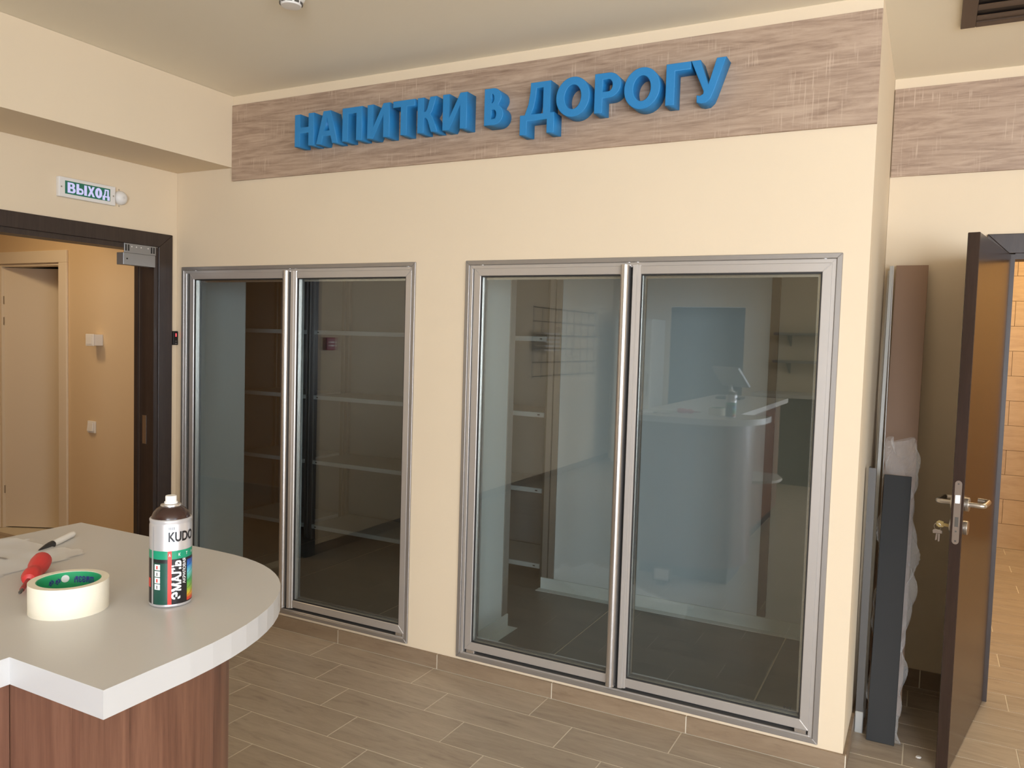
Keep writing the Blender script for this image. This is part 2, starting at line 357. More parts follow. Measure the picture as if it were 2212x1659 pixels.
for i, (a, b) in enumerate(WINB):
    wd = thing('window_%d' % (i+3), ((a+b)/2, BACK, 0.3), ['left', 'right'][i]+' shop window in the wall behind the camera', 'window', kind='structure')
    y0, y1 = BACK-0.08, BACK-0.02
    MB().box((a, y0, 0.3), (a+0.06, y1, 2.65)).box((b-0.06, y0, 0.3), (b, y1, 2.65)).box((a+0.06, y0, 0.3), (b-0.06, y1, 0.36)).box((a+0.06, y0, 2.59), (b-0.06, y1, 2.65)).build('window_frame', M_ALU, wd)
    MB().box((a+0.06, BACK-0.055, 0.36), (b-0.06, BACK-0.045, 2.59)).build('pane', M_WINGL, wd)
# corridor shell
struct('wall_corridor', cutwall(1, 0.45, 0.55, -7.5, -3.76, 0, ZC, [(-6.005, -5.265, -1, 2.03)]), M_CORR, 'tan wall at the end of the warm lit corridor', 'wall')
struct('wall_corridor_end', MB().box((-7.6, -3.0, 0), (-7.5, 2.4, ZC)), M_CORR, 'far end wall of the corridor', 'wall')
struct('wall_corridor_side', MB().box((-7.5, -3.0, 0), (XL-0.101, -2.9, ZC)), M_CORR, 'side wall of the corridor', 'wall')
struct('wall_storeroom', MB().box((-7.5, 2.3, 0), (-4.9, 2.4, ZC)).box((-5.0, 0.551, 0), (-4.9, 2.3, ZC)), M_CORR, 'wall of the room behind the cream corridor door', 'wall')
# washroom shell
wb = struct('wall_washroom', MB().box((0.5, 4.40, 0), (2.1, 4.5, ZC)), M_WGROUT, 'far washroom wall of pale wood-look tiles', 'wall')
struct('wall_washroom_left', MB().box((0.50, YB+0.101, 0), (0.60, 4.399, ZC)), M_WTILE, 'left side wall of the washroom', 'wall')
struct('wall_washroom_right', MB().box((2.0, YB+0.101, 0), (2.1, 4.399, ZC)), M_WTILE, 'right side wall of the washroom', 'wall')
k = 0; z = 0.0; wcache = {}
while z < ZC-0.05:
    z1 = min(z+0.2, ZC); x = 0.60-(0.3 if k % 2 else 0.0)
    while x < 2.0:
        a, b = max(0.602, x), min(x+0.6, 1.998)
        kk = (round(b-a, 3), round(z1-z, 3))
        if b-a > 0.02:
            if kk not in wcache: wcache[kk] = MB().box((-kk[0]/2+0.0015, -0.005, -kk[1]/2+0.0015), (kk[0]/2-0.0015, 0.005, kk[1]/2-0.0015)).mesh('wall_tile', M_WTILE)
            o = bpy.data.objects.new('wall_tile', wcache[kk]); COL.objects.link(o); o.parent = wb; o.location = ((a+b)/2, 4.3935, (z+z1)/2)
        x += 0.6
    z += 0.2; k += 1
# skirting tiles
def skirt(name, axis, pos, sgn, u0, u1, first, label, h=0.0716):
    th = 0.012
    if axis == 1: base = MB().box((u0, pos, 0), (u1, pos+sgn*(th-0.002), h-0.002))
    else: base = MB().box((pos, u0, 0), (pos+sgn*(th-0.002), u1, h-0.002))
    b = struct(name, base, M_GROUT, label, 'skirting')
    u = first-math.ceil((first-u0)/TL)*TL
    while u < u1:
        a, c = max(u+G/2, u0), min(u+TL-G/2, u1)
        if c-a > 0.01:
            if axis == 1: MB().box((a, pos+sgn*0.001, 0.002), (c, pos+sgn*th, h)).build('skirting_tile', M_SKIRT, b)
            else:
                MB().box((pos+sgn*0.001, a, 0.002), (pos+sgn*th, c, h)).build('skirting_tile', M_SKIRT, b)
        u += TL
skirt('baseboard_front', 1, 0.0, -1, XL+0.001, XR+0.012, -2.2853, 'skirting of wood-look tiles under the glass doors')
skirt('baseboard_return', 0, XR, 1, 0.0, YB-0.013, 0.0, 'short tile skirting round the corner beside the boards')
skirt('baseboard_recess', 1, YB, -1, XR+0.013, D2[0]-0.08, 0.35, 'shade-toned tile skirting behind the open brown door', h=0.085)
skirt('baseboard_left', 0, XL, 1, BACK, DY0-0.09, -2.0, 'tile skirting along the left wall')

# ------------------------------------------------------------------ cold room behind the glass
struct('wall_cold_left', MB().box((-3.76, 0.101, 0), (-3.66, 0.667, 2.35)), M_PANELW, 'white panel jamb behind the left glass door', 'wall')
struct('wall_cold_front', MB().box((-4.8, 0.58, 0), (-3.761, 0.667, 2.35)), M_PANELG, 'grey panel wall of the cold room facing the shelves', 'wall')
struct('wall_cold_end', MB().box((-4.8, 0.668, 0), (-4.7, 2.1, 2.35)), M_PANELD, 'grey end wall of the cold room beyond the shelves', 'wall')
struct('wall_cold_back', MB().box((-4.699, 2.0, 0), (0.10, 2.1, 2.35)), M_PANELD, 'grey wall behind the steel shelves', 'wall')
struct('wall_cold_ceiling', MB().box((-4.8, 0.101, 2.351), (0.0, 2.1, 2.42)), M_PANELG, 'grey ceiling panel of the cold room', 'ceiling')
pw = struct('wall_cold_divider', MB().box((-1.75, 0.101, 0), (-1.67, 0.60, 2.35)), M_PANELW, 'white partition end behind the left edge of the right glass doors', 'wall')
MB().box((-1.755, 0.601, 0), (-1.665, 0.625, 2.35)).box((-1.75, 0.626, 0), (-1.67, 0.668, 2.35)).build('edge_profile', M_ALU2, pw)
MB().box((-1.668, 0.105, 0), (-1.660, 0.66, 0.075)).build('kick_strip', M_PANELW, pw)
MB().box((-1.668, 0.105, 0.0015), (-1.605, 0.67, 0.004)).build('floor_flange', M_PANELW, pw)
pg = struct('wall_cold_inner', MB().box((-1.715, 1.38, 0), (-0.001, 1.46, 2.35)), M_PANELI, 'smooth grey panel wall behind the right glass doors', 'wall')
MB().box((-1.80, 1.376, 0), (-1.765, 1.465, 2.35)).box((-1.755, 1.374, 0), (-1.716, 1.465, 2.35)).build('edge_profile', M_ALU2, pg)
MB().box((-1.764, 1.385, 0), (-1.756, 1.46, 2.35)).build('seal_gap', M_DARK, pg)
MB().box((-1.80, 1.366, 0), (-0.002, 1.3735, 0.075)).build('kick_strip', M_PANELW, pg)
MB().box((-1.81, 1.315, 0.0015), (-0.002, 1.372, 0.005)).build('floor_flange', M_PANELW, pg)
MB().box((-0.466, 1.362, 0.08), (-0.421, 1.3795, 2.35)).build('joint_profile', M_POST, pg)
# steel shelving: two bays with four shelves
SH = (0.115, 0.612, 1.108, 1.60)
shelf_labels = ['grey steel shelving bay at the left, behind the left glass door', 'grey steel shelving bay in the middle of the cold room', 'grey steel shelving bay seen through the gap behind the right glass doors']
for i, (a, b) in enumerate(((-4.62, -3.86), (-3.85, -2.85), (-2.84, -1.84))):
    t = thing('shelving_unit', ((a+b)/2, 1.72, 0), shelf_labels[i], 'shelves', 'steel shelving bays')
    for z in SH:
        sh = MB().box((a+0.036, 1.50, z-0.032), (b-0.036, 1.945, z)).build('shelf', M_SHELF, t, bevel=0.003)
        for xx in (a+0.075, b-0.075): MB().box((xx-0.008, 1.4985, z-0.020), (xx+0.008, 1.5005, z-0.012)).build('slot', M_DARK, sh)
    for x in (a, b-0.035):
        for y in (1.505, 1.91):
            MB().box((x, y, 0), (x+0.035, y+0.035, 2.2)).build('post', M_POST, t, bevel=0.003)

# ------------------------------------------------------------------ glass doors in the front wall
def mitre_ring(x0, x1, z0, z1, w, ya, yb, wl=None, wr=None, wb=None):
    """four mitred bars (left, right, bottom, top) as separate MBs"""
    wl = wl or w; wr = wr or w; wb = wb or w
    i0, i1, j0, j1 = x0+wl, x1-wr, z0+wb, z1-w
    L = MB().prism([(x0, z0), (i0, j0), (i0, j1), (x0, z1)], ya, yb, 1)
    R = MB().prism([(x1, z0), (i1, j0), (i1, j1), (x1, z1)], ya, yb, 1)
    B = MB().prism([(x0, z0), (x1, z0), (i1, j0), (i0, j0)], ya, yb, 1)
    T = MB().prism([(x0, z1), (x1, z1), (i1, j1), (i0, j1)], ya, yb, 1)
    return L, R, B, T
def door_surround(n, F, label):
    x0, x1 = F
    t = thing('trim_%d' % n, ((x0+x1)/2, 0, ZF0), label, 'door frame', kind='structure')
    for mb in mitre_ring(x0, x1, ZF0, ZF1, 0.020, -0.010, 0.0): mb.build('outer_flange', M_ALU2, t, bevel=0.002)
    for mb in mitre_ring(x0+0.0205, x1-0.0205, ZF0+0.014, ZF1-0.0205, 0.016, -0.004, 0.006, wb=0.012): mb.build('inner_flange', M_ALU, t, bevel=0.0015)
    for mb in mitre_ring(x0+0.031, x1-0.031, 0.101, ZF1-0.031, 0.008, 0.0065, 0.10): mb.build('jamb_lining', M_ALU2, t)
    MB().box((x0+0.04, 0.028, 0.11), (x0+0.075, 0.036, ZF1-0.04)).box((x1-0.075, 0.028, 0.11), (x1-0.04, 0.036, ZF1-0.04)).box((x0+0.075, 0.028, ZF1-0.075), (x1-0.075, 0.036, ZF1-0.04)).box((x0+0.075, 0.028, 0.11), (x1-0.075, 0.036, 0.135)).build('seal', M_DARK, t)
    xm = (x0+x1)/2
    MB().box((xm-0.025, 0.03, 0.136), (xm+0.025, 0.05, ZF1-0.076)).build('centre_post', M_DARK, t)
    # grey cover strip of the sill
    MB().box((x0+0.04, 0.0065, 0.101), (x1-0.04, 0.0275, 0.1095)).build('sill', M_ALU2, t)
    return t
door_surround(2, F1, 'aluminium surround of the left pair of glass doors')
door_surround(3, F2, 'aluminium surround of the right pair of glass doors')
def glass_door(n, x0, x1, handle, label, mark=False):
    z0, z1 = 0.128, 1.893; w = 0.034
    t = thing('door_%d' % n, ((x0+x1)/2, 0, z0), label, 'glass door', 'glass doors of the cold room', kind='structure')
    L, R, B, T = mitre_ring(x0, x1, z0, z1, w, -0.006, 0.026, wb=0.038)
    if handle == 'R':
        # rounded full height grip replaces the right stile
        prof = [(x1, 0.026)]+[(x1-0.020+0.0205*math.cos(a), -0.006-0.024*math.sin(a)) for a in [i*PI/10 for i in range(0, 11)]]+[(x1-0.0405, 0.026)]
        MB().prism(prof, z0-0.006, z1+0.004, 2).build('grip', M_ALUB, t, smooth=True)
        parts = [('stile', L), ('rail', B), ('rail', T)]
    else:
        prof = [(x0, 0.026), (x0, -0.012), (x0+0.004, -0.018), (x0+0.019, -0.016), (x0+0.022, -0.010), (x0+0.030, -0.009), (x0+0.034, -0.004), (x0+0.034, 0.026)]
        MB().prism(prof, z0-0.004, z1+0.003, 2).build('stile', M_ALU, t)
        parts = [('stile', R), ('rail', B), ('rail', T)]
    for nm, mb in parts: mb.build(nm, M_ALU, t, bevel=0.002)
    a, b, c, d = x0+w, x1-w, z0+0.038, z1-w
    MB().box((a-0.01, 0.006, c-0.01), (b+0.01, 0.022, d+0.01)).build('pane', M_GLASS, t)
    for mb in mitre_ring(a-0.001, b+0.001, c-0.001, d+0.001, 0.006, 0.0, 0.0055): mb.build('gasket', M_DARK, t)
    for mb in mitre_ring(a, b, c, d, 0.016, 0.0225, 0.034): mb.build('spacer', M_ALUB, t)
    for xx in ((x0+0.035, x1-0.012) if handle == 'R' else (x0+0.012, x1-0.03)):
        MB().lathe([(0.016, 0), (0.016, 0.003), (0.005, 0.0035), (0.005, -0.012)][::-1], 14, (xx, 0.008, z1+0.014), caps=True).build('hinge_pin', M_ALUB, t, smooth=True)
    for xx in ((x0+0.03,) if handle == 'R' else (x1-0.03,)):
        MB().box((xx-0.022, -0.004, z0-0.016), (xx+0.022, 0.018, z0-0.001)).build('pivot_bracket', M_ALUB, t, bevel=0.002)
    if mark:
        vs, fs = text_fit('frod', 0.028, 0.011, 0.01)
        MB().add([(x1-w-0.062+p[0], 0.0055, z0+0.062+p[1]) for p in vs], fs).build('glass_mark', M_DARK, t)
    return t
glass_door(1, -3.392, -2.648, 'R', 'leftmost glass door with rounded metal grip, behind the spray can')
glass_door(2, -2.634, -1.884, 'L', 'narrow looking glass door right of the leftmost grip, next to the cream pier')
glass_door(3, -1.540, -0.797, 'R', 'glass door just right of the cream pier, with rounded metal grip')
glass_door(4, -0.784, -0.020, 'L', 'rightmost and widest looking glass door, reflecting the counter', mark=True)

# ------------------------------------------------------------------ signs
def arc(cx, cy, rx, ry, a0, a1, n=14):
    return [(cx+rx*math.cos(math.radians(a0+(a1-a0)*i/n)), cy+ry*math.sin(math.radians(a0+(a1-a0)*i/n))) for i in range(n+1)]
def glyph(ch, W, H, s=0.036, b=0.030):
    if ch == 'Н': return [[(0,0),(s,0),(s,.40*H),(W-s,.40*H),(W-s,0),(W,0),(W,H),(W-s,H),(W-s,.59*H),(s,.59*H),(s,H),(0,H)]]
    if ch == 'П': return [[(0,0),(s,0),(s,H-b),(W-s,H-b),(W-s,0),(W,0),(W,H),(0,H)]]
    if ch == 'Г': return [[(0,0),(s,0),(s,H-b),(W,H-b),(W,H),(0,H)]]
    if ch == 'Т': return [[(W/2-s/2,0),(W/2+s/2,0),(W/2+s/2,H-b),(W,H-b),(W,H),(0,H),(0,H-b),(W/2-s/2,H-b)]]
    if ch == 'И': return [[(0,0),(s,0),(W-s,.66*H),(W-s,0),(W,0),(W,H),(W-s,H),(s*.98,.34*H),(s*.98,H),(0,H)]]
    if ch == 'А': return [[(0,0),(.26*W,0),(.335*W,.23*H),(.665*W,.23*H),(.74*W,0),(W,0),(.67*W,H),(.33*W,H)], [(.385*W,.40*H),(.615*W,.40*H),(.5*W,.80*H)]]
    if ch == 'К': return [[(0,0),(s,0),(s,.41*H),(.42*W,.41*H),(.50*W,.35*H),(.58*W,.20*H),(.68*W,0),(W,0),(.86*W,.26*H),(.76*W,.42*H),(.64*W,.51*H),(.74*W,.60*H),(.82*W,.76*H),(.93*W,H),(.62*W,H),(.53*W,.80*H),(.47*W,.66*H),(.41*W,.60*H),(s,.60*H),(s,H),(0,H)]]
    if ch == 'О':
        return [arc(W/2,H/2,W/2,H/2*1.03,0,360,36)[:-1], arc(W/2,H/2,W/2-s*1.08,H/2-b*1.0,0,360,30)[:-1]]
    if ch == 'Р':
        r = .30*H; cy = H-r
        return [[(0,0),(s,0),(s,.36*H)]+[(W-.34*H,.36*H)]+arc(W-.34*H,.68*H,.34*H,.32*H,-90,90,14)+[(0,H)],
                [(s,.53*H)]+[(W-.34*H,.53*H)]+arc(W-.34*H,.68*H,.34*H-s,.15*H,-90,90,10)+[(s,.83*H)]]
    if ch == 'В':
        return [[(0,0)]+[(W-.30*H,0)]+arc(W-.30*H,.28*H,.30*H,.28*H,-90,62,10)+arc(W-.34*H,.75*H,.27*H,.25*H,-42,90,10)+[(0,H)],
                [(s,.165*H)]+[(W-.30*H,.165*H)]+arc(W-.31*H,.29*H,.31*H-s,.125*H,-90,90,8)+[(s,.415*H)],
                [(s,.60*H)]+arc(W-.36*H,.72*H,.29*H-s,.12*H,-90,90,8)+[(s,.84*H)]]
    if ch == 'Д':
        f = -.36*H+.0
        return [[(0,f),(s*.95,f),(s*.95,0),(W-s*.95,0),(W-s*.95,f),(W,f),(W,.17*H),(.885*W,.17*H),(.885*W,H),(.30*W,H),(.285*W,.72*H),(.24*W,.44*H),(.14*W,.17*H),(0,.17*H)],
                [(.33*W,.17*H),(.665*W,.17*H),(.665*W,.84*H),(.475*W,.84*H),(.46*W,.60*H),(.41*W,.36*H)]]
    if ch == 'Ь': return [[(0,0),(W-.26*H,0)]+arc(W-.26*H,.31*H,.26*H,.31*H,-90,90,10)+[(s,.62*H),(s,H),(0,H)], [(s,.19*H),(W-.27*H,.19*H)]+arc(W-.27*H,.31*H,.10*H,.12*H,-90,90,6)+[(s,.43*H)]]
    if ch == 'I': return [[(0,0),(W,0),(W,H),(0,H)]]
    if ch == 'Х': return [[(0,0),(.30*W,0),(.5*W,.33*H),(.70*W,0),(W,0),(.66*W,.51*H),(.97*W,H),(.68*W,H),(.5*W,.69*H),(.32*W,H),(.03*W,H),(.34*W,.51*H)]]
    if ch == 'У':
        return [[(0,H),(.27*W,H),(.52*W,.40*H),(.73*W,H),(W,H),(.68*W,.22*H),(.60*W,.06*H),(.48*W,-.03*H),(.33*W,-.04*H),(.20*W,-.01*H),(.19*W,.17*H),(.30*W,.15*H),(.38*W,.19*H),(.385*W,.25*H)]]
PX0, PX1, PZ0, PZ1 = XS+0.001, XR, 2.3818, 2.7811
sg = thing('sign', ((PX0+PX1)/2, 0, PZ0), 'grey oak sign board with raised blue letters above the glass doors', 'sign')
MB().box((PX0, -0.012, PZ0), (PX1, -0.0005, PZ1)).build('sign_board', M_OAK, sg, bevel=0.001)
LET = [('Н',-2.549,-2.425),('А',-2.411,-2.275),('П',-2.248,-2.128),('И',-2.098,-1.969),('Т',-1.950,-1.827),('К',-1.813,-1.703),('И',-1.677,-1.550),
       ('В',-1.462,-1.367),('Д',-1.286,-1.125),('О',-1.119,-0.968),('Р',-0.948,-0.835),('О',-0.822,-0.673),('Г',-0.651,-0.554),('У',-0.554,-0.420)]
LZ0, LZ1, LD = 2.501, 2.659, 0.080
for ch, a, b in LET:
    me = glyph_mesh('letter', glyph(ch, b-a, LZ1-LZ0), LD, M_BLUE)
    me.transform(Matrix.Translation((a, -0.012-LD/2, LZ0)) @ Matrix.Rotation(PI/2, 4, 'X'))
    o = link('letter', me, sg); o['label'] = 'thick blue letter ' + ch
sg2 = MB().box((XR+0.004, YB-0.012, 2.383), (2.3, YB-0.0005, 2.783)).build('sign_board', M_OAK, None, bevel=0.001)
tag(sg2, 'bare grey oak board without letters over the washroom door', 'sign board')

# ------------------------------------------------------------------ brown door frames
def frame_x(n, y0, y1, ztop, xf, xb, label):
    """portal in a wall normal to X, front face xf, back xb"""
    t = thing('trim_%d' % n, (xf, (y0+y1)/2, 0), label, 'door frame', kind='structure')
    aw = 0.094
    MB().prism([(y0-aw, 0), (y0-0.004, 0), (y0-0.004, ztop+0.004), (y0-aw, ztop+aw-0.014)], xf, xf+0.014, 0).build('architrave', M_BROWN, t, bevel=0.002)
    MB().prism([(y1+aw, 0), (y1+0.004, 0), (y1+0.004, ztop+0.004), (y1+aw, ztop+aw-0.014)], xf, xf+0.014, 0).build('architrave', M_BROWN, t, bevel=0.002)
    MB().prism([(y0-aw, ztop+aw-0.014), (y0-0.004, ztop+0.004), (y1+0.004, ztop+0.004), (y1+aw, ztop+aw-0.014)], xf, xf+0.014, 0).build('architrave', M_BROWN, t, bevel=0.002)
    MB().box((xf+0.006, y1-0.022, 0), (xb, y1+0.0035, ztop)).build('jamb', M_BROWN, t)
    MB().box((xf+0.006, y0-0.0035, 0), (xb, y0+0.022, ztop)).build('jamb', M_BROWN, t)
    MB().box((xf+0.006, y0+0.0221, ztop-0.022), (xb, y1-0.0221, ztop+0.0035)).build('head', M_BROWN, t)
    MB().box((xb-0.03, y1-0.034, 0), (xb, y1-0.0225, ztop-0.0225)).build('rebate', M_BROWN, t)
    return t
fr1 = frame_x(4, DY0, DY1, DZ, XL+0.0005, XL-0.11, 'dark brown frame of the corridor doorway under the exit sign')
MB().box((-3.585, DY1-0.024, 0.93), (-3.555, DY1-0.0222, 1.09)).build('strike_plate', M_STEEL, fr1)
t5 = thing('trim_5', (1.0, YB, 0), 'dark brown frame of the washroom doorway beside the open leaf', 'door frame', kind='structure')
x0, x1, zt = D2
for mb in (MB().prism([(x0-0.09, 0), (x0-0.004, 0), (x0-0.004, zt+0.004), (x0-0.09, zt+0.09)], YB-0.014, YB-0.0005, 1),
           MB().prism([(x1+0.09, 0), (x1+0.004, 0), (x1+0.004, zt+0.004), (x1+0.09, zt+0.09)], YB-0.014, YB-0.0005, 1),
           MB().prism([(x0-0.09, zt+0.09), (x0-0.004, zt+0.004), (x1+0.004, zt+0.004), (x1+0.09, zt+0.09)], YB-0.014, YB-0.0005, 1)):
    mb.build('architrave', M_BROWN, t5, bevel=0.002)
MB().box((x0-0.004, YB-0.008, 0), (x0+0.02, YB+0.11, zt)).build('jamb', M_BROWN, t5)
MB().box((x1-0.02, YB-0.008, 0), (x1+0.004, YB+0.11, zt)).build('jamb', M_BROWN, t5)
MB().box((x0+0.02, YB-0.008, zt-0.022), (x1-0.02, YB+0.11, zt+0.004)).build('head', M_BROWN, t5)
# the open brown leaf, hinged at the left jamb, swung towards the room
d5 = thing('door_5', (0.598, 0.965, 0), 'glossy dark brown door standing open at the right edge', 'door', kind='structure')
ang = math.atan2(0.785, 0.153)
ux, uy = -0.153/0.8, -0.785/0.8            # from hinge to free edge
M5 = Matrix(((ux, uy, 0, 0.604), (uy, -ux, 0, 0.965), (0, 0, 1, 0), (0, 0, 0, 1)))   # local x along leaf, local y across (towards -x world), z up
def L5(mb): return mb.xf(M5)
LWID = 0.80; LTH = 0.040
L5(MB().box((0, 0, 0.008), (LWID, LTH, 2.012))).build('leaf', M_BROWNL, d5, bevel=0.002)
plate = [(0.0085+0.0115*math.cos(a)+0.0115-0.0085+0.0085, 0) for a in (0,)]
def rounded_plate(cy, w, z0, z1, n=8):
    r = w/2
    return [(cy+r*math.cos(a), z1-r+r*math.sin(a)) for a in [PI*i/n for i in range(n+1)]]+[(cy+r*math.cos(a), z0+r+r*math.sin(a)) for a in [PI+PI*i/n for i in range(n+1)]]
fp = L5(MB().prism(rounded_plate(0.020, 0.023, 0.872, 1.108), LWID, LWID+0.0015, 0)).build('lock_plate', M_STEEL, d5)
L5(MB().prism([(0.012, LWID+0.0015), (0.027, LWID+0.0015), (0.012, LWID+0.011)] and [(LWID+0.0015, 0.0125), (LWID+0.0105, 0.0265), (LWID+0.0015, 0.0265)], 1.025, 1.055, 2)).build('latch', M_ALUB, fp)
L5(MB().box((LWID+0.0015, 0.0135, 0.937), (LWID+0.0022, 0.0255, 0.973))).build('deadbolt', M_POST, fp)
for zz in (1.096, 0.920, 0.884): L5(MB().box((LWID+0.0015, 0.017, zz-0.003), (LWID+0.0021, 0.023, zz+0.003))).build('screw', M_POST, fp)
for side in (0, 1):
    yf = 0.0 if side == 0 else LTH; sg_ = -1 if side == 0 else 1
    hx = LWID-0.06
    def disc(z, r, h): return MB().lathe([(r, 0), (r, h*0.8), (r*0.94, h)], 28).xf(Matrix.Translation((hx, yf, z)) @ Matrix.Rotation(-sg_*PI/2, 4, 'X'))
    ro = L5(disc(1.015, 0.026, 0.010)).build('handle_rose', M_STEEL, d5, smooth=True)
    pts = [(hx, yf, 1.015), (hx, yf+sg_*0.045, 1.015)]+[(hx-0.012+0.012*math.cos(a), yf+sg_*(0.045+0.012*math.sin(a)), 1.015) for a in [0.5, 1.0, PI/2]]+[(hx-0.105, yf+sg_*0.057, 1.015)]+[(hx-0.105-0.014*math.sin(a), yf+sg_*(0.057-0.014*(1-math.cos(a))), 1.015) for a in (0.5, 1.0, PI/2)]+[(hx-0.119, yf+sg_*0.02, 1.015)]
    L5(MB().tube(pts, 0.0095, 12)).build('lever', M_STEEL, d5, smooth=True)
    L5(disc(0.927, 0.026, 0.010)).build('key_rose', M_STEEL, d5, smooth=True)
# bunch of keys hanging in the far side lock
kx, ky = LWID-0.06, LTH+0.011
ks = thing('key', tuple(M5 @ Vector((kx, ky+0.03, 0.927))), 'key with keyring stuck in the lock of the brown door', 'key')
L5(MB().box((kx-0.0012, ky, 0.921), (kx+0.0012, ky+0.022, 0.932)).prism([(ky+0.020, 0.917), (ky+0.036, 0.914), (ky+0.045, 0.921), (ky+0.045, 0.934), (ky+0.036, 0.941), (ky+0.020, 0.938)], kx-0.0012, kx+0.0012, 0)).build('key_blade', mat('brass_key', S(196, 176, 120), 0.35, 0.7), ks)
ringp = [(kx+0.004*math.sin(a), ky+0.040+0.012*math.cos(a), 0.916+0.014*math.sin(a)) for a in [2*PI*i/20 for i in range(21)]]
L5(MB().tube(ringp, 0.0009, 6)).build('keyring', M_STEEL, ks, smooth=True)
L5(MB().prism([(ky+0.022, 0.892), (ky+0.054, 0.889), (ky+0.056, 0.900), (ky+0.050, 0.906), (ky+0.030, 0.906), (ky+0.022, 0.902)], kx+0.002, kx+0.006, 0)).build('key_bow', M_STEEL, ks, bevel=0.001)
L5(MB().prism([(ky+0.030, 0.862), (ky+0.036, 0.860), (ky+0.036, 0.890), (ky+0.030, 0.890)], kx+0.003, kx+0.005, 0)).build('key_blade', M_STEEL, ks)
L5(MB().prism([(ky+0.039, 0.866), (ky+0.046, 0.863), (ky+0.043, 0.890), (ky+0.038, 0.890)], kx+0.003, kx+0.005, 0)).build('key_blade', M_STEEL, ks)

# cream door of the storeroom at the end of the corridor
t6 = thing('trim_6', (-5.63, 0.45, 0), 'cream frame of the half open corridor door', 'door frame', kind='structure')
for a, b in ((-5.265, -5.17), (-6.10, -6.005)):
    MB().box((a+0.001, 0.434, 0), (b-0.001, 0.4495, 2.03)).build('architrave', M_WDOOR, t6, bevel=0.002)
MB().box((-6.10, 0.434, 2.0305), (-5.171, 0.4495, 2.118)).build('architrave', M_WDOOR, t6, bevel=0.002)
for a, b in ((-5.285, -5.2655), (-6.0045, -5.985)): MB().box((a, 0.45, 0), (b, 0.55, 2.0295)).build('jamb', M_WDOOR, t6)
MB().box((-5.985, 0.45, 2.012), (-5.285, 0.55, 2.0295)).build('head', M_WDOOR, t6)
d6 = thing('door_6', (-5.984, 0.50, 0), 'plain cream door ajar at the end of the corridor', 'door', kind='structure')
M6 = Matrix.Translation((-5.983, 0.47, 0)) @ Matrix.Rotation(math.radians(26), 4, 'Z')
MB().box((0, 0, 0.008), (0.69, 0.038, 2.008)).xf(M6).build('leaf', M_WDOOR, d6, bevel=0.002)
for zz in (0.3, 1.60, 1.76): MB().box((-0.006, -0.006, zz-0.03), (0.0, 0.012, zz+0.03)).xf(M6).build('hinge', M_STEEL, d6)

# dark doorway in the far wall (seen as a reflection)
t7 = thing('trim_7', (-2.22, BACK, 0), 'dark doorway in the far wall, reflected in the rightmost glass door', 'door', kind='structure')
MB().box((-2.695, BACK-0.06, 0.005), (-1.755, BACK-0.02, 2.055)).build('leaf', mat('dark_grey_door', S(58, 60, 62), 0.45), t7, bevel=0.002)
MB().box((-1.87, BACK-0.02, 0.98), (-1.80, BACK+0.03, 1.01)).build('handle', M_STEEL, t7, bevel=0.003)

# ------------------------------------------------------------------ things on the left wall
M_GREEN = mat('exit_green', S(44, 120, 96), 0.5)
M_EXIT = mat('exit_light', S(110, 108, 140), 0.5, emit=(0.50, 0.48, 0.72, 1), estr=0.8)
M_EXITB = mat('exit_light_bright', S(255, 255, 255), 0.5, emit=(0.95, 0.95, 1.0, 1), estr=1.6)
ex = thing('exit_sign', (XL, -0.55, 2.21), 'lit green exit sign above the corridor doorway', 'exit sign')
ey0, ey1, ez0, ez1 = -0.709, -0.403, 2.208, 2.305
MB().box((XL, ey0, ez0), (XL+0.024, ey1, ez1)).build('housing', M_WPLAST, ex, bevel=0.004, seg=2)
MB().box((XL+0.0241, ey0+0.031, ez0+0.017), (XL+0.0255, ey1-0.033, ez1-0.017)).build('face', M_GREEN, ex)
HE = 0.050
for ch, u0, u1 in (('В', 0.043, 0.084), ('Ь', 0.089, 0.126), ('I', 0.130, 0.144), ('Х', 0.148, 0.187), ('О', 0.189, 0.227), ('Д', 0.230, 0.269)):
    hh = 0.040 if ch == 'Д' else HE
    me = glyph_mesh('lettering', glyph(ch, u1-u0, hh, 0.0135, 0.0105), 0.0012, M_EXIT, bevel=0.0)
    me.transform(Matrix.Translation((XL+0.0262, ey0+u0, ez0+0.0235+(0.010 if ch == 'Д' else 0))) @ Matrix.Rotation(PI/2, 4, 'Z') @ Matrix.Rotation(PI/2, 4, 'X'))
    link('lettering', me, ex)
for (yy, zz) in ((ey0+0.013, 2.256), (ey1-0.014, 2.256)):
    MB().lathe([(0.004, 0), (0.004, 0.0012)], 12).xf(Matrix.Translation((XL+0.024, yy, zz)) @ Matrix.Rotation(PI/2, 4, 'Y')).build('screw', M_STEEL, ex)
dm = MB().lathe([(0.036, 0), (0.036, 0.010), (0.034, 0.018), (0.028, 0.027), (0.018, 0.033), (0.006, 0.0355)], 28).xf(Matrix.Translation((XL, -0.364, 2.256)) @ Matrix.Rotation(PI/2, 4, 'Y')).build('sounder_dome', M_WPLAST, ex, smooth=True)
for i in range(5):
    for j in range(5):
        yy, zz = -0.364+(i-2)*0.0055+0.006, 2.256+(j-2)*0.0055+0.004
        r = math.hypot(yy+0.364, zz-2.256)
        if r < 0.02: MB().lathe([(0.0011, 0), (0.0011, 0.001)], 6).xf(Matrix.Translation((XL+0.0355-0.9*r*r/0.036, yy, zz)) @ Matrix.Rotation(PI/2, 4, 'Y')).build('sound_hole', M_POST, dm)
for zz in (2.298, 2.214):
    MB().lathe([(0.004, 0), (0.004, 0.0015)], 12).xf(Matrix.Translation((XL, -0.368, zz)) @ Matrix.Rotation(PI/2, 4, 'Y')).build('screw', M_STEEL, ex)
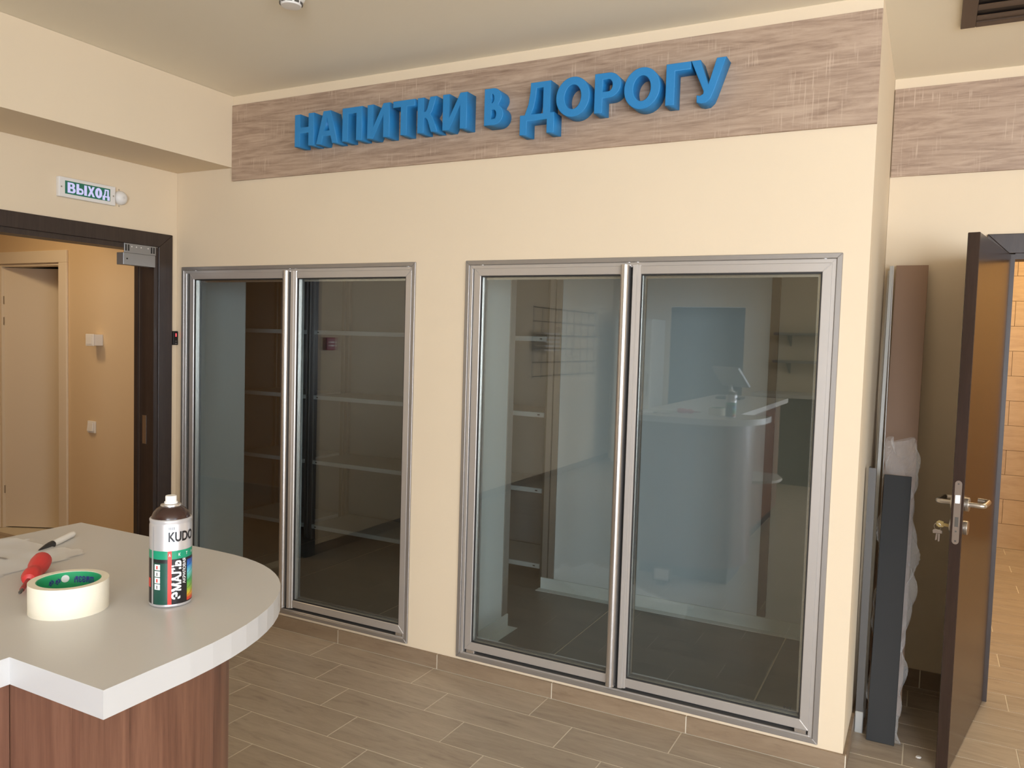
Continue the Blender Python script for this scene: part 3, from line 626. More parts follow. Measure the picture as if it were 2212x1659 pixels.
rd = thing('card_reader', (XL, -0.022, 1.487), 'small black card reader with red light beside the corridor door frame', 'card reader')
MB().box((XL, -0.0385, 1.487), (XL+0.018, -0.003, 1.566)).build('housing', M_BLACKP, rd, bevel=0.004, seg=2)
MB().box((XL+0.018, -0.022, 1.535), (XL+0.0187, -0.016, 1.553)).build('light', mat('red_led', S(255, 40, 40), 0.4, emit=(1, 0.05, 0.06, 1), estr=2.5), rd)
MB().box((XL+0.018, -0.026, 1.494), (XL+0.0184, -0.012, 1.497)).build('mark', M_LOCK, rd)
MB().tube([(XL+0.0183, -0.019+0.004*math.cos(a), 1.508+0.004*math.sin(a)) for a in [2*PI*i/12 for i in range(13)]], 0.0006, 5).build('mark', M_LOCK, rd)
# electromagnetic lock under the door head
em = thing('magnetic_lock', (-3.51, -0.26, 1.918), 'grey metal door magnet under the brown door head', 'door magnet')
MB().box((-3.4963, -0.344, 1.976), (-3.4900, -0.150, 2.0255)).build('bracket', M_LOCK, em, bevel=0.001)
for yy in (-0.335, -0.319, -0.178, -0.163):
    MB().box((-3.4901, yy-0.0045, 1.986), (-3.4893, yy+0.0045, 2.019)).build('slot', M_DARK, em)
for yy in (-0.300, -0.272, -0.243, -0.200):
    MB().lathe([(0.0035, 0), (0.0035, 0.001)], 10).xf(Matrix.Translation((-3.4900, yy, 2.010)) @ Matrix.Rotation(PI/2, 4, 'Y')).build('rivet', M_WPLAST, em)
MB().box((-3.545, -0.350, 1.912), (-3.4900, -0.153, 1.9755)).build('magnet', M_LOCK, em, bevel=0.0015)
MB().lathe([(0.0045, 0), (0.0045, 0.001)], 12).xf(Matrix.Translation((-3.4900, -0.328, 1.944)) @ Matrix.Rotation(PI/2, 4, 'Y')).build('screw_hole', M_DARK, em)
# corridor switch and box
s1 = thing('socket_box', (-4.82, 0.45, 1.44), 'small cream box high on the tan corridor wall', 'junction box')
MB().box((-4.865, 0.385, 1.446), (-4.785, 0.4495, 1.524)).build('body', M_WPLAST, s1, bevel=0.004, seg=2)
MB().box((-4.868, 0.372, 1.443), (-4.782, 0.3845, 1.527)).build('cover', M_WPLAST, s1, bevel=0.005, seg=2)
MB().box((-4.852, 0.369, 1.456), (-4.798, 0.3715, 1.512)).build('rocker', M_WPLAST, s1, bevel=0.001)
s2 = thing('light_switch', (-4.90, 0.45, 0.83), 'low cream light switch on the tan corridor wall', 'switch')
MB().box((-4.942, 0.438, 0.828), (-4.860, 0.4495, 0.912)).build('frame', M_WPLAST, s2, bevel=0.003, seg=2)
MB().prism([(0.4375, 0.842), (0.424, 0.842), (0.432, 0.900), (0.4375, 0.900)], -4.930, -4.872, 0).build('rocker', M_WPLAST, s2, bevel=0.001)
# red call point on the left wall, seen reflected
fa = thing('fire_alarm_call_point', (XL, -1.27, 1.46), 'small red call point on the left wall, reflected in the glass', 'fire alarm')
MB().box((XL, -1.315, 1.46), (XL+0.04, -1.225, 1.55)).build('housing', mat('alarm_red', S(170, 30, 45), 0.4), fa, bevel=0.005, seg=2)
MB().box((XL+0.04, -1.30, 1.488), (XL+0.041, -1.24, 1.498)).box((XL+0.04, -1.30, 1.512), (XL+0.041, -1.24, 1.522)).build('plate', M_WPLAST, fa)

# ------------------------------------------------------------------ ceiling things
sd = thing('smoke_detector', (-1.855, -0.862, ZC), 'round white smoke detector on the ceiling at the top edge', 'smoke detector')
dc = (-1.855, -0.862, 0)
MB().lathe([(0.030, ZC-0.046), (0.036, ZC-0.0455), (0.0385, ZC-0.040)][::1]+[(0.042, ZC-0.030)], 32, dc).build('cap', M_WPLAST, sd, smooth=True)
MB().lathe([(0.043, ZC-0.0295), (0.050, ZC-0.020), (0.052, ZC-0.010), (0.052, ZC-0.0005)], 32, dc).build('base', M_WPLAST, sd, smooth=True)
for i in range(10):
    a = 2*PI*i/10
    MB().box((-0.009, 0.0405, ZC-0.040), (0.009, 0.0418, ZC-0.032)).xf(Matrix.Translation((dc[0], dc[1], 0)) @ Matrix.Rotation(a, 4, 'Z')).build('vent_slot', M_POST, sd)
M_VENT = mat('brown_vent_metal', S(78, 58, 40), 0.45)
vt = thing('ceiling_vent', (0.62, 0.16, ZC), 'brown slatted ceiling vent at the top right corner', 'vent')
va, vb, vc, vd = 0.351, 0.95, -0.18, 0.420
MB().box((va, vc, ZC-0.012), (va+0.05, vd, ZC-0.0005)).build('frame', M_VENT, vt, bevel=0.002)
MB().box((vb-0.05, vc, ZC-0.012), (vb, vd, ZC-0.0005)).build('frame', M_VENT, vt, bevel=0.002)
MB().box((va+0.05, vd-0.04, ZC-0.012), (vb-0.05, vd, ZC-0.0005)).build('frame', M_VENT, vt, bevel=0.002)
MB().box((va+0.05, vc, ZC-0.012), (vb-0.05, vc+0.04, ZC-0.0005)).build('frame', M_VENT, vt, bevel=0.002)
MB().box((va+0.05, vc+0.04, ZC-0.003), (vb-0.05, vd-0.04, ZC-0.0005)).build('backing', mat('vent_dark', S(40, 28, 20), 0.7), vt)
for i in range(5):
    y = vd-0.045-i*0.105
    MB().prism([(y, ZC-0.0045), (y-0.004, ZC-0.0035), (y-0.070, ZC-0.0095), (y-0.068, ZC-0.0118)], va+0.051, vb-0.051, 0).build('slat', M_VENT, vt)

# ------------------------------------------------------------------ counter
CT, CB = 1.10, 1.060
def curve_pts(xr, yb, ax, ay, n=18, p=2.3):
    """quarter superellipse from (xr, yb-ay) to (xr-ax, yb)"""
    return [(xr-ax+ax*math.cos(t)**(2/p), yb-ay+ay*math.sin(t)**(2/p)) for t in [PI/2*i/n for i in range(n+1)]]
top = [(-0.836, -4.6), (-0.836, -2.487), (-0.628, -2.487)]+curve_pts(-0.631, -1.930, 0.40, 0.47)+[(-1.50, -1.930), (-1.50, -4.6)]
wt = MB().prism(top, CB, CT, 2).build('counter_worktop', M_WHITE, None)
wt.data.materials.append(M_WEDGE)
for p in wt.data.polygons:
    if abs(p.normal.z) < 0.5: p.material_index = 1
tag(wt, 'white laminate worktop with rounded end, holding the spray can', 'worktop')
cb = thing('shop_counter', (-1.15, -2.6, 0), 'walnut counter base with curved end below the white worktop', 'counter')
bx = -0.728; by = -2.452
body_curve = curve_pts(bx+0.001, -2.0, 0.36, 0.36)
inner = [(x-0.02*(x > -1.0), y-0.018) for x, y in body_curve]
shell = [(bx, by)]+body_curve+[(-1.44, -2.0), (-1.44, -2.018)]+[(p[0]-0.018, p[1]-0.018) for p in body_curve[::-1]]+[(bx-0.018, by)]
MB().prism(shell, 0.10, CB, 2).build('curved_panel', M_WALNUT, cb, smooth=True)
MB().box((-1.44, by, 0.10), (bx-0.019, by+0.018, CB)).build('front_panel', M_WALNUT, cb)
MB().box((-0.913, -4.55, 0.10), (-0.895, by-0.002, CB)).build('side_panel', M_WALNUT, cb)
MB().box((-1.46, -4.55, 0.10), (-1.442, -2.03, CB)).build('side_panel', M_WALNUT, cb)
MB().box((-1.44, -4.57, 0.10), (-0.914, -4.552, CB)).build('end_panel', M_WALNUT, cb)
MB().box((-1.40, -4.5, 0.0), (-0.93, -2.5, 0.0995)).box((-1.40, -2.5, 0.0), (-0.80, -2.10, 0.0995)).build('plinth', mat('dark_plinth', S(52, 44, 40), 0.5), cb)
tag(MB().prism([(-0.893, -3.1), (-0.893, -2.62)]+curve_pts(-0.60, -2.62, 0.25, 0.24)[::-1]+[(-0.60, -2.90), (-0.66, -3.06)], 0.60, 0.62, 2).build('bracket_shelf', M_WHITE, None, bevel=0.001), 'low rounded white shelf on the counter side, reflected in the glass', 'shelf')

# ------------------------------------------------------------------ spray can
CX, CY, CR = -0.844, -2.206, 0.0345
can = thing('spray_can', (CX, CY, CT), 'silver, green and black spray paint can with white nozzle on the worktop', 'spray can')
phi0 = math.atan2(-0.947, 1.157)
M_SILV = mat('can_silver', S(206, 204, 206), 0.30, 0.55)
M_BRNP = mat('dark_brown_paint', S(54, 34, 28), 0.22)
MB().lathe([(0.0315, CT+0.0003), (0.0345, CT+0.002), (0.0348, CT+0.004), (CR, CT+0.0055), (CR, CT+0.140), (0.0338, CT+0.1435), (0.0338, CT+0.1455), (0.0345, CT+0.148), (0.0345, CT+0.1505), (0.0330, CT+0.152)], 56, (CX, CY, 0)).build('body', M_SILV, can, smooth=True)
MB().lathe([(0.0315, CT+0.1515), (0.0310, CT+0.155), (0.0285, CT+0.161), (0.0235, CT+0.1665), (0.0165, CT+0.1705), (0.0160, CT+0.172)], 48, (CX, CY, 0)).build('dome', M_BRNP, can, smooth=True)
MB().lathe([(0.0165, CT+0.1705), (0.0172, CT+0.172), (0.0168, CT+0.174), (0.0125, CT+0.1745), (0.0115, CT+0.1755)], 32, (CX, CY, 0)).build('valve_cup', M_ALUB, can, smooth=True)
MB().lathe([(0.0110, CT+0.1755), (0.0110, CT+0.178), (0.0093, CT+0.1795), (0.0093, CT+0.1875), (0.0085, CT+0.1888), (0.0030, CT+0.1882)], 28, (CX, CY, 0)).build('nozzle', M_WPLAST, can, smooth=True)
def wrap(name, m, a0, a1, h0, h1, lift=0.0002, par=None):
    n = max(2, int(abs(a1-a0)/0.06)); r = CR+lift; vs = []; fs = []
    for i in range(n+1):
        a = phi0+a0+(a1-a0)*i/n
        for h in (h0, h1): vs.append((CX+r*math.cos(a), CY+r*math.sin(a), CT+h))
    for i in range(n): fs.append((2*i, 2*i+2, 2*i+3, 2*i+1))
    return MB().add(vs, fs).build(name, m, par or can, smooth=True)
def wrap_text(name, txt, m, a0, h0, W, H, bold=0.0, up=False, lift=0.0006):
    vs, fs = text_fit(txt, W, H, bold); r = CR+lift; out = []
    for p in vs:
        if up: s, h = H-p[1], p[0]       # reading upwards, letter tops to the left
        else: s, h = p[0], p[1]
        a = phi0+a0+s/CR; out.append((CX+r*math.cos(a), CY+r*math.sin(a), CT+h0+h))
    if up: out = [(x, y, z) for x, y, z in out]
    return MB().add(out, fs).build(name, m, can)
M_CBLK = mat('label_black', S(30, 28, 30), 0.32); M_CDG = mat('label_dark_green', S(24, 74, 62), 0.32); M_CG = mat('label_green', S(22, 140, 104), 0.3)
M_CRED = mat('label_red', S(206, 60, 50), 0.35); M_CW = mat('label_white', S(240, 238, 236), 0.4)
wrap('label', M_CBLK, -PI+0.01, PI-0.01, 0.006, 0.0845)
wrap('label_band', M_CG, -PI+0.01, PI-0.01, 0.0845, 0.099, 0.0002)
wrap('label_panel', M_CDG, -0.86, -0.12, 0.006, 0.078, 0.0004)
wrap('label_seam', M_SILV, -1.02, -0.90, 0.006, 0.140, 0.0005)
wrap('label_stripe', M_CRED, -0.14, 0.045, 0.006, 0.099, 0.0005)
wrap('label_patch', M_CRED, -1.45, -1.12, 0.034, 0.050, 0.0004)
for hh in (0.066, 0.0545, 0.0432, 0.032): wrap('label_icon', M_CW, -0.80, -0.50, hh, hh+0.0098, 0.0006)
for hh, cc in ((0.0665, M_CRED), (0.055, M_LOCK), (0.0437, M_CRED), (0.0325, M_LOCK)): wrap('label_icon_mark', cc, -0.70, -0.62, hh+0.001, hh+0.007, 0.0008)
wrap_text('brand_lettering', 'KUDO', M_CBLK, -0.11, 0.1145, 0.0470, 0.0175, 0.03)
for i in range(5): wrap('brand_dash', M_CBLK, -0.09+0.058*i, -0.09+0.058*i+0.026, 0.1355, 0.1405, 0.0006)
for i, (ch, aa) in enumerate((('А', -0.095), ('К', 0.36), ('Т', 0.76), ('И', 1.15))): wrap_text('band_letter', ch, M_CW, aa, 0.0895, 0.0032, 0.0052, 0.02)
nl = None
for da, dh in ((0, 0), (0.022, 0), (0.044, 0), (0, 0.0007), (0.022, 0.0007), (0.044, 0.0007), (0, 0.0014), (0.044, 0.0014)):      # heavy strokes: the outline doubled with small offsets
    o = wrap_text('name_lettering', 'ЭМАЛЬ', M_CW, 0.03+da, 0.0145+dh, 0.0660, 0.0150, 0.0, up=True)
    if nl is None: nl = o
    else:
        bm = bmesh.new(); bm.from_mesh(nl.data); bm.from_mesh(o.data); bm.to_mesh(nl.data); bm.free(); bpy.data.objects.remove(o)
wrap_text('name_lettering', 'АКРИЛОВАЯ', M_CW, 0.57, 0.0400, 0.0440, 0.0060, 0.01, up=True)
M_RB = bpy.data.materials.new('label_rainbow'); M_RB.use_nodes = True
nt = M_RB.node_tree; pp = nt.nodes['Principled BSDF']; pp.inputs['Roughness'].default_value = 0.32
tcn = nt.nodes.new('ShaderNodeTexCoord'); sx = nt.nodes.new('ShaderNodeSeparateXYZ'); nt.links.new(tcn.outputs['Object'], sx.inputs[0])
mr = nt.nodes.new('ShaderNodeMapRange'); mr.inputs['From Min'].default_value = CT+0.012; mr.inputs['From Max'].default_value = CT+0.080
nt.links.new(sx.outputs['Z'], mr.inputs['Value']); rr = nt.nodes.new('ShaderNodeValToRGB'); el = rr.color_ramp.elements
el[0].position = 0; el[0].color = S(206, 60, 40); el[1].position = 1; el[1].color = S(50, 60, 150)
for pos, c in ((0.1, S(224, 170, 40)), (0.22, S(150, 180, 60)), (0.45, S(60, 160, 80)), (0.66, S(110, 200, 200)), (0.85, S(40, 120, 200))): el.new(pos).color = c
nt.links.new(mr.outputs[0], rr.inputs['Fac']); nt.links.new(rr.outputs['Color'], pp.inputs['Base Color'])
wrap('label_colour_chart', M_RB, 0.84, 1.75, 0.008, 0.080, 0.0004)
for i in range(5):     # diagonal net over the colour chart
    vs = []
    for k in range(9):
        for dh in (0, 0.0007):
            a = phi0+0.86+0.85*k/8; vs.append((CX+(CR+0.0006)*math.cos(a), CY+(CR+0.0006)*math.sin(a), CT+0.016+0.013*i+0.012*k/8+dh))
    MB().add(vs, [(2*j, 2*j+2, 2*j+3, 2*j+1) for j in range(8)]).build('chart_line', M_CBLK, can)

# ------------------------------------------------------------------ masking tape roll
TX, TY = -0.957, -2.318; RO, RI, TH = 0.0610, 0.0478, 0.050
tp = thing('tape_roll', (TX, TY, CT), 'cream masking tape roll with green core at the front of the worktop', 'tape roll')
MB().lathe([(RI+0.0015, CT), (RO, CT), (RO, CT+TH), (RI+0.0015, CT+TH), (RI+0.0015, CT)], 64, (TX, TY, 0), caps=False).build('tape', mat('masking_tape', S(236, 226, 204), 0.6, bump=0.1, bscale=500), tp, smooth=True)
MB().lathe([(RI-0.0002, CT), (RI+0.0013, CT), (RI+0.0013, CT+TH-0.0008), (RI-0.0002, CT+TH-0.0008), (RI-0.0002, CT)], 64, (TX, TY, 0), caps=False).build('core', mat('tape_core_green', S(52, 168, 112), 0.4), tp, smooth=True)
M_PURP = mat('tape_print_purple', S(62, 60, 140), 0.5)
far_a = math.atan2(TY-cam.location.y, TX-cam.location.x)        # azimuth of the far inner side
def core_text(txt, ac, h0, W, H):
    vs, fs = text_fit(txt, W, H, 0.03); r = RI-0.0006; out = []
    for p in vs:
        a = far_a+ac+(p[0]-W/2)/RI; out.append((TX+r*math.cos(a), TY+r*math.sin(a), CT+h0+H-p[1]))
    MB().add(out, fs).build('core_lettering', M_PURP, tp)
core_text('шиезн', -0.55, 0.030, 0.036, 0.0115)
core_text('фф', 0.50, 0.030, 0.022, 0.0125)
out = []
for i in range(18):
    a = far_a+0.12+0.0065*math.cos(2*PI*i/18)/RI; out.append((TX+(RI-0.0007)*math.cos(a), TY+(RI-0.0007)*math.sin(a), CT+0.0385+0.0065*math.sin(2*PI*i/18)))
MB().add(out, [tuple(range(18))]).build('core_emblem', M_CW, tp)

# ------------------------------------------------------------------ screwdriver, marker, bag
tip = Vector((-1.074, -2.332, CT+0.0085)); end = Vector((-1.206, -2.206, CT+0.0220)); ax = (end-tip); Ls = ax.length
sdv = thing('screwdriver', tuple((tip+end)/2), 'red handled screwdriver lying behind the tape roll', 'screwdriver')
Ms = Matrix.Translation(tip) @ ax.to_track_quat('Z', 'Y').to_matrix().to_4x4()
M_RED = mat('red_grip', S(206, 52, 50), 0.45); M_RED2 = mat('red_sleeve', S(150, 48, 46), 0.5)
MB().lathe([(0.0045, Ls*0.34), (0.011, Ls*0.36), (0.0155, Ls*0.42), (0.0160, Ls*0.50), (0.0140, Ls*0.55), (0.0118, Ls*0.58), (0.0135, Ls*0.63), (0.0170, Ls*0.72), (0.0182, Ls*0.82), (0.0172, Ls*0.92), (0.0125, Ls*0.98), (0.005, Ls)], 20).xf(Ms).build('handle', M_RED, sdv, smooth=True)
MB().lathe([(0.0042, Ls*0.10), (0.0044, Ls*0.345)], 14).xf(Ms).build('sleeve', M_RED2, sdv, smooth=True)
MB().lathe([(0.0012, 0), (0.0030, Ls*0.03), (0.0030, Ls*0.10)], 12).xf(Ms).build('tip', M_POST, sdv, smooth=True)
mt = Vector((-1.321, -2.145, CT+0.005)); me_ = Vector((-1.388, -2.022, CT+0.0075)); ax = me_-mt; Lm = ax.length
mk = thing('marker', tuple((mt+me_)/2), 'white marker pen with black cap on the worktop', 'marker')
Mm = Matrix.Translation(mt) @ ax.to_track_quat('Z', 'Y').to_matrix().to_4x4()
MB().lathe([(0.0018, 0), (0.0030, 0.004), (0.0065, 0.028), (0.0075, 0.044), (0.0075, 0.052)], 20).xf(Mm).build('cap', M_BLACKP, mk, smooth=True)
MB().lathe([(0.0066, 0.052), (0.0068, 0.07), (0.0068, Lm-0.012), (0.0055, Lm-0.003), (0.003, Lm)], 20).xf(Mm).build('barrel', M_WPLAST, mk, smooth=True)
Zax = Mm.to_3x3()
for a0, l0, l1 in ((0.2, 0.072, 0.084),):
    vs = []
    for i in range(7):
        a = -PI/2+a0+i*0.25
        for l in (l0, l1): vs.append(Mm @ Vector((0.0070*math.cos(a), 0.0070*math.sin(a), l)))
    MB().add(vs, [(2*i, 2*i+2, 2*i+3, 2*i+1) for i in range(6)]).build('print', M_LOCK, mk)
# clear zip bag: two crumpled film layers
outl = [(-1.475, -2.36), (-1.478, -2.12), (-1.436, -2.103), (-1.364, -2.110), (-1.316, -2.105), (-1.262, -2.088), (-1.236, -2.106), (-1.231, -2.140), (-1.230, -2.195), (-1.226, -2.240), (-1.216, -2.30), (-1.205, -2.36)]
def film_sheet(zb, amp, seed, n=26):
    rnd = random.Random(seed); bm = bmesh.new()
    ph = [rnd.uniform(0, 6.3) for _ in range(12)]
    def inside(x, y):
        c = False; j = len(outl)-1
        for i in range(len(outl)):
            xi, yi = outl[i]; xj, yj = outl[j]
            if (yi > y) != (yj > y) and x < (xj-xi)*(y-yi)/(yj-yi)+xi: c = not c
            j = i
        return c
    V = {}; mb = MB(); x0, x1, y0, y1 = -1.478, -1.205, -2.36, -2.088
    def vid(i, j):
        if (i, j) not in V:
            x = x0+(x1-x0)*i/n; y = y0+(y1-y0)*j/n
            h = sum(math.sin(x*(40+13*k)*math.cos(k)+y*(50+11*k)*math.sin(k)+ph[k])/(1+k*0.5) for k in range(6))
            V[(i, j)] = len(mb.v); mb.v.append((x, y, CT+zb+amp*(1+h*0.45)))
        return V[(i, j)]
    for i in range(n):
        for j in range(n):
            if inside(x0+(x1-x0)*(i+.5)/n, y0+(y1-y0)*(j+.5)/n): mb.f.append((vid(i, j), vid(i+1, j), vid(i+1, j+1), vid(i, j+1)))
    return mb
bagt = thing('plastic_bag', (-1.35, -2.22, CT), 'flat clear plastic bag under the marker at the left edge', 'plastic bag')
film_sheet(0.0006, 0.0006, 3).build('film', M_BAG, bagt, smooth=True)
film_sheet(0.0026, 0.0016, 5).build('film', M_BAG, bagt, smooth=True)
for (u, v, wd_) in ((-1.335, -2.222, 0.018), (-1.318, -2.222, 0.008)):
    MB().add([(u, v, CT+0.0065), (u+wd_, v+0.004, CT+0.0065), (u+wd_, v+0.009, CT+0.0065), (u, v+0.005, CT+0.0065)], [(0, 1, 2, 3)]).build('print', M_LOCK, bagt)

# ------------------------------------------------------------------ boards leaning in the recess
M_BRNB = mat('brown_board', S(150, 118, 92), 0.5, noise=0.06, nscale=3)
M_GREYP = mat('grey_profile', S(186, 186, 182), 0.4, 0.3)
def lean(name, x0, x1, yb, yt, zt, th, m, label, cat, xs=0.0, extra=None):
    """board standing at y=yb on the floor leaning back to y=yt at height zt; th is the thickness towards the wall; xs: sideways lean"""
    mb = MB(); L = math.hypot(yt-yb, zt); ny, nz = zt/L, -(yt-yb)/L
    vs = []
    for (x, y, z) in ((x0, yb, 0), (x1, yb, 0), (x1+xs, yt, zt), (x0+xs, yt, zt)): vs.append((x, y, z+0.002))
    for (x, y, z) in ((x0, yb, 0), (x1, yb, 0), (x1+xs, yt, zt), (x0+xs, yt, zt)): vs.append((x, y+ny*th, z+nz*th+0.002 if z > 0 else 0.002))
    mb.add(vs, [(0, 1, 2, 3), (7, 6, 5, 4), (0, 4, 5, 1), (1, 5, 6, 2), (2, 6, 7, 3), (3, 7, 4, 0)])
    o = mb.build(name, m, None, bevel=0.0012)
    return tag(o, label, cat)
lean('laminate_board', 0.150, 0.283, 0.62, 0.955, 1.968, 0.016, M_BRNB, 'tall brown board leaning in the recess beside the open door', 'board', xs=0.004)
lean('white_strip', 0.1635, 0.1675, 0.600, 0.935, 1.966, 0.008, M_WPLAST, 'thin white edging strip on the face of the leaning brown board', 'strip', xs=-0.022)
lean('aluminium_profile', 0.133, 0.148, 0.52, 0.905, 1.962, 0.020, M_GREYP, 'pale metal profile left of the leaning brown board', 'profile', xs=-0.004)
lean('aluminium_profile', 0.1235, 0.131, 0.56, 0.955, 1.945, 0.014, M_WPLAST, 'narrow white profile nearest the wall corner', 'profile', xs=-0.004)
db = lean('board', 0.165, 0.268, 0.318, 0.528, 1.055, 0.018, mat('black_laminate', S(26, 26, 25), 0.65), 'short black board wrapped in clear film, leaning in the recess', 'board', xs=0.005)
bb = thing('black_board', (0.215, 0.33, 0), 'short black board wrapped in clear film, leaning in the recess', 'board')
for kk in ('label', 'category'): del db[kk]
db.parent = bb; db.matrix_parent_inverse = Matrix.Translation((0.215, 0.33, 0)).inverted()
# wide grey channel standing behind the black board
gc = thing('grey_channel', (0.14, 0.42, 0), 'grey metal channel with a plastic end, left of the black board', 'channel')
MB().prism([(0.118, 0.37), (0.146, 0.37), (0.146, 0.375), (0.1225, 0.375), (0.1225, 0.42), (0.118, 0.42)], 0.09, 1.10, 2).build('channel', mat('channel_grey', S(92, 90, 88), 0.45, 0.3), gc)
MB().box((0.117, 0.366, 0.0), (0.148, 0.425, 0.0895)).build('end_cap', M_GREYP, gc, bevel=0.003)
# crumpled clear film round the black board
def crumple_tube(cx, y_of, wx, wy, z0, z1, seed, nz=46, na=30, amp=0.010):
    rnd = random.Random(seed); ph = [rnd.uniform(0, 6.3) for _ in range(20)]; mb = MB()
    for i in range(nz+1):
        z = z0+(z1-z0)*i/nz
        for k in range(na):
            a = 2*PI*k/na
            n = sum(math.sin(z*(22+17*q)+a*(2+q)+ph[q])/(1+0.4*q) for q in range(6))*amp
            fx = wx(z, a)
            mb.v.append((cx(z)+(fx+n)*math.copysign(abs(math.cos(a))**0.6, math.cos(a)), y_of(z)+(wy+n*0.7)*math.copysign(abs(math.sin(a))**0.6, math.sin(a)), max(0.003, z+0.012*math.sin(3*a+z*30))))
    for i in range(nz):
        for k in range(na):
            mb.f.append((i*na+k, i*na+(k+1) % na, (i+1)*na+(k+1) % na, (i+1)*na+k))
    return mb
pf = crumple_tube(lambda z: 0.2245+0.004*z, lambda z: 0.368+0.199*z, lambda z, a: 0.056+(0.030*math.exp(-((z-0.66)/0.16)**2) if math.cos(a) > 0 else 0.0), 0.026, 0.01, 1.20, 11, amp=0.009, nz=60, na=36).build('film_sleeve', M_FILM, bb)
pf['label'] = 'crumpled clear film sleeve'
# pale crumb of plaster on the tiles
cr = MB().prism([(0.345, 0.268), (0.352, 0.262), (0.363, 0.266), (0.366, 0.275), (0.358, 0.282), (0.348, 0.278)], 0.0005, 0.006, 2).build('plaster_chip', M_WPLAST, None, bevel=0.0015)
tag(cr, 'pale plaster chip on the floor in front of the open brown door', 'debris')

# ------------------------------------------------------------------ things reflected in the glass, behind the camera's view
cf = MB()
rnd = random.Random(4); phs = [rnd.uniform(0, 6.3) for _ in range(10)]
nx, ny = 44, 12
for i in range(nx+1):
    for j in range(ny+1):
        u, v = i/nx, j/ny; x = -1.85+1.0*u; yc = -1.75+0.36*min(1, u*2.2)
        y = yc+(v-0.5)*(0.20+0.05*math.sin(7*u+1))
        h = sum(math.sin(u*(9+6*q)+v*(5+4*q)+phs[q])/(1+0.5*q) for q in range(7))
        prof = math.sin(PI*v)**0.6*(0.10*math.exp(-((u-0.42)/0.25)**2)+0.045)
        cf.v.append((x, y, max(0.003, prof*(1+0.35*h))))
for i in range(nx):
    for j in range(ny): cf.f.append((i*(ny+1)+j, (i+1)*(ny+1)+j, (i+1)*(ny+1)+j+1, i*(ny+1)+j+1))
tag(cf.build('plastic_film', M_FILMW, None, smooth=True), 'crumpled milky film on the floor, seen as a reflection low in the glass', 'plastic film')
fl = thing('floodlight', (-1.17, -1.87, 0), 'small grey floodlight on the floor, reflected low in the rightmost door', 'floodlight')
MB().box((-1.23, -1.90, 0.02), (-1.11, -1.865, 0.115)).build('housing', M_POST, fl, bevel=0.004)
MB().box((-1.218, -1.8645, 0.032), (-1.122, -1.861, 0.103)).build('lens', M_WPLAST, fl)
MB().box((-1.20, -1.91, 0.0), (-1.14, -1.85, 0.0195)).build('foot', M_POST, fl)
# payment screen on the counter
ps = thing('till_screen', (-1.25, -4.05, CT), 'till screen on a pole stand, reflected above the counter edge', 'till')
MB().box((-1.36, -4.15, CT), (-1.14, -3.95, CT+0.02)).build('base', M_BLACKP, ps, bevel=0.004)
MB().tube([(-1.25, -4.05, CT+0.02), (-1.25, -4.05, CT+0.13)], 0.018, 12).build('neck', M_LOCK, ps)
Mp = Matrix.Translation((-1.25, -4.03, CT+0.20)) @ Matrix.Rotation(math.radians(35), 4, 'Z') @ Matrix.Rotation(math.radians(-40), 4, 'X')
MB().box((-0.17, -0.012, -0.11), (0.17, 0.012, 0.11)).xf(Mp).build('housing', M_LOCK, ps, bevel=0.004)
MB().box((-0.155, 0.0125, -0.095), (0.155, 0.0135, 0.095)).xf(Mp).build('screen', mat('till_glass', S(160, 165, 170), 0.08), ps)
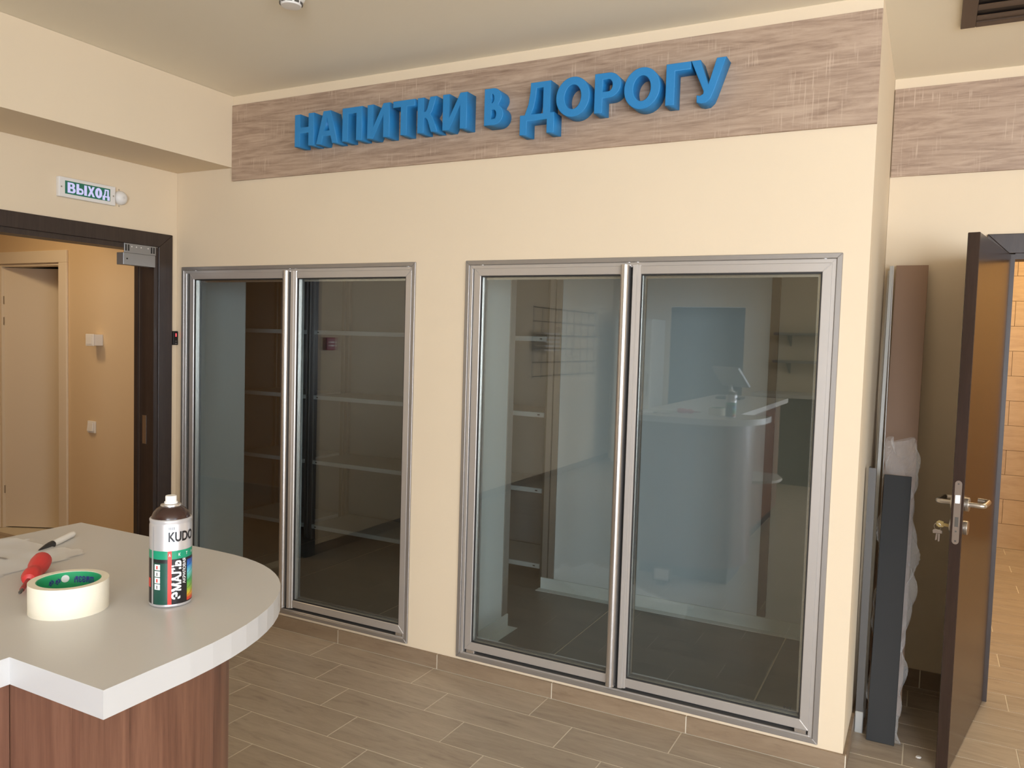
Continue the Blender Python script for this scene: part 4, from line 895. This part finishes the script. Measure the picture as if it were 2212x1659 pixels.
# tall white cabinet, wall shelves and desk at the far wall
fd = thing('tall_cabinet', (-2.95, -6.7, 0), 'tall white cabinet by the far wall, reflected beside the dark doorway', 'cabinet')
MB().box((-3.25, -6.98, 0.05), (-2.76, -6.45, 1.88)).build('body', M_WPLAST, fd, bevel=0.004)
MB().box((-3.245, -6.4495, 0.08), (-2.765, -6.425, 1.86)).build('door', M_WPLAST, fd, bevel=0.004)
MB().box((-2.80, -6.42, 0.9), (-2.785, -6.405, 1.2)).build('handle', M_STEEL, fd)
MB().box((-3.23, -6.95, 0.0), (-2.78, -6.5, 0.0495)).build('plinth', M_POST, fd)
for z, lab in ((1.75, 'upper grey wall shelf at the far wall, reflected at the right'), (1.42, 'lower grey wall shelf at the far wall, reflected at the right')):
    ws = thing('wall_shelf', (-0.9, BACK, z), lab, 'shelf')
    MB().box((-1.35, BACK+0.001, z-0.03), (-0.55, BACK+0.30, z)).build('board', M_LOCK, ws, bevel=0.002)
    for x in (-1.2, -0.7): MB().prism([(BACK+0.001, z-0.03), (BACK+0.26, z-0.03), (BACK+0.001, z-0.16)], x, x+0.02, 0).build('bracket', M_POST, ws)
dk = thing('desk', (-0.95, -6.5, 0), 'dark desk with papers place by the far wall, reflected at the right', 'desk')
MB().box((-1.5, -6.95, 1.00), (-0.3, -6.3, 1.04)).build('top', M_WHITE, dk, bevel=0.002)
MB().box((-1.46, -6.9, 0.0), (-0.34, -6.36, 0.9995)).build('front', mat('dark_desk', S(70, 68, 66), 0.5), dk)
# wire rack with price cards on the left wall
wr = thing('wire_rack', (XL, -5.4, 1.2), 'wire rack with white price cards on the left wall, reflected in the glass', 'rack')
g = MB()
for i in range(9): g.tube([(XL+0.03, -6.3+0.22*i, 1.15), (XL+0.03, -6.3+0.22*i, 1.95)], 0.004, 6)
for i in range(6): g.tube([(XL+0.036, -6.3, 1.18+0.15*i), (XL+0.036, -4.54, 1.18+0.15*i)], 0.004, 6)
g.build('grid', M_STEEL, wr)
for i in range(5): MB().box((XL+0.045, -4.95, 1.46+0.045*i), (XL+0.16, -4.55, 1.478+0.045*i)).build('card', M_WPLAST, wr)
for i in range(6): MB().tube([(XL+0.04, -6.2+0.2*i, 1.63), (XL+0.22, -6.2+0.2*i, 1.64), (XL+0.24, -6.2+0.2*i, 1.67)], 0.004, 6).build('hook', M_STEEL, wr)
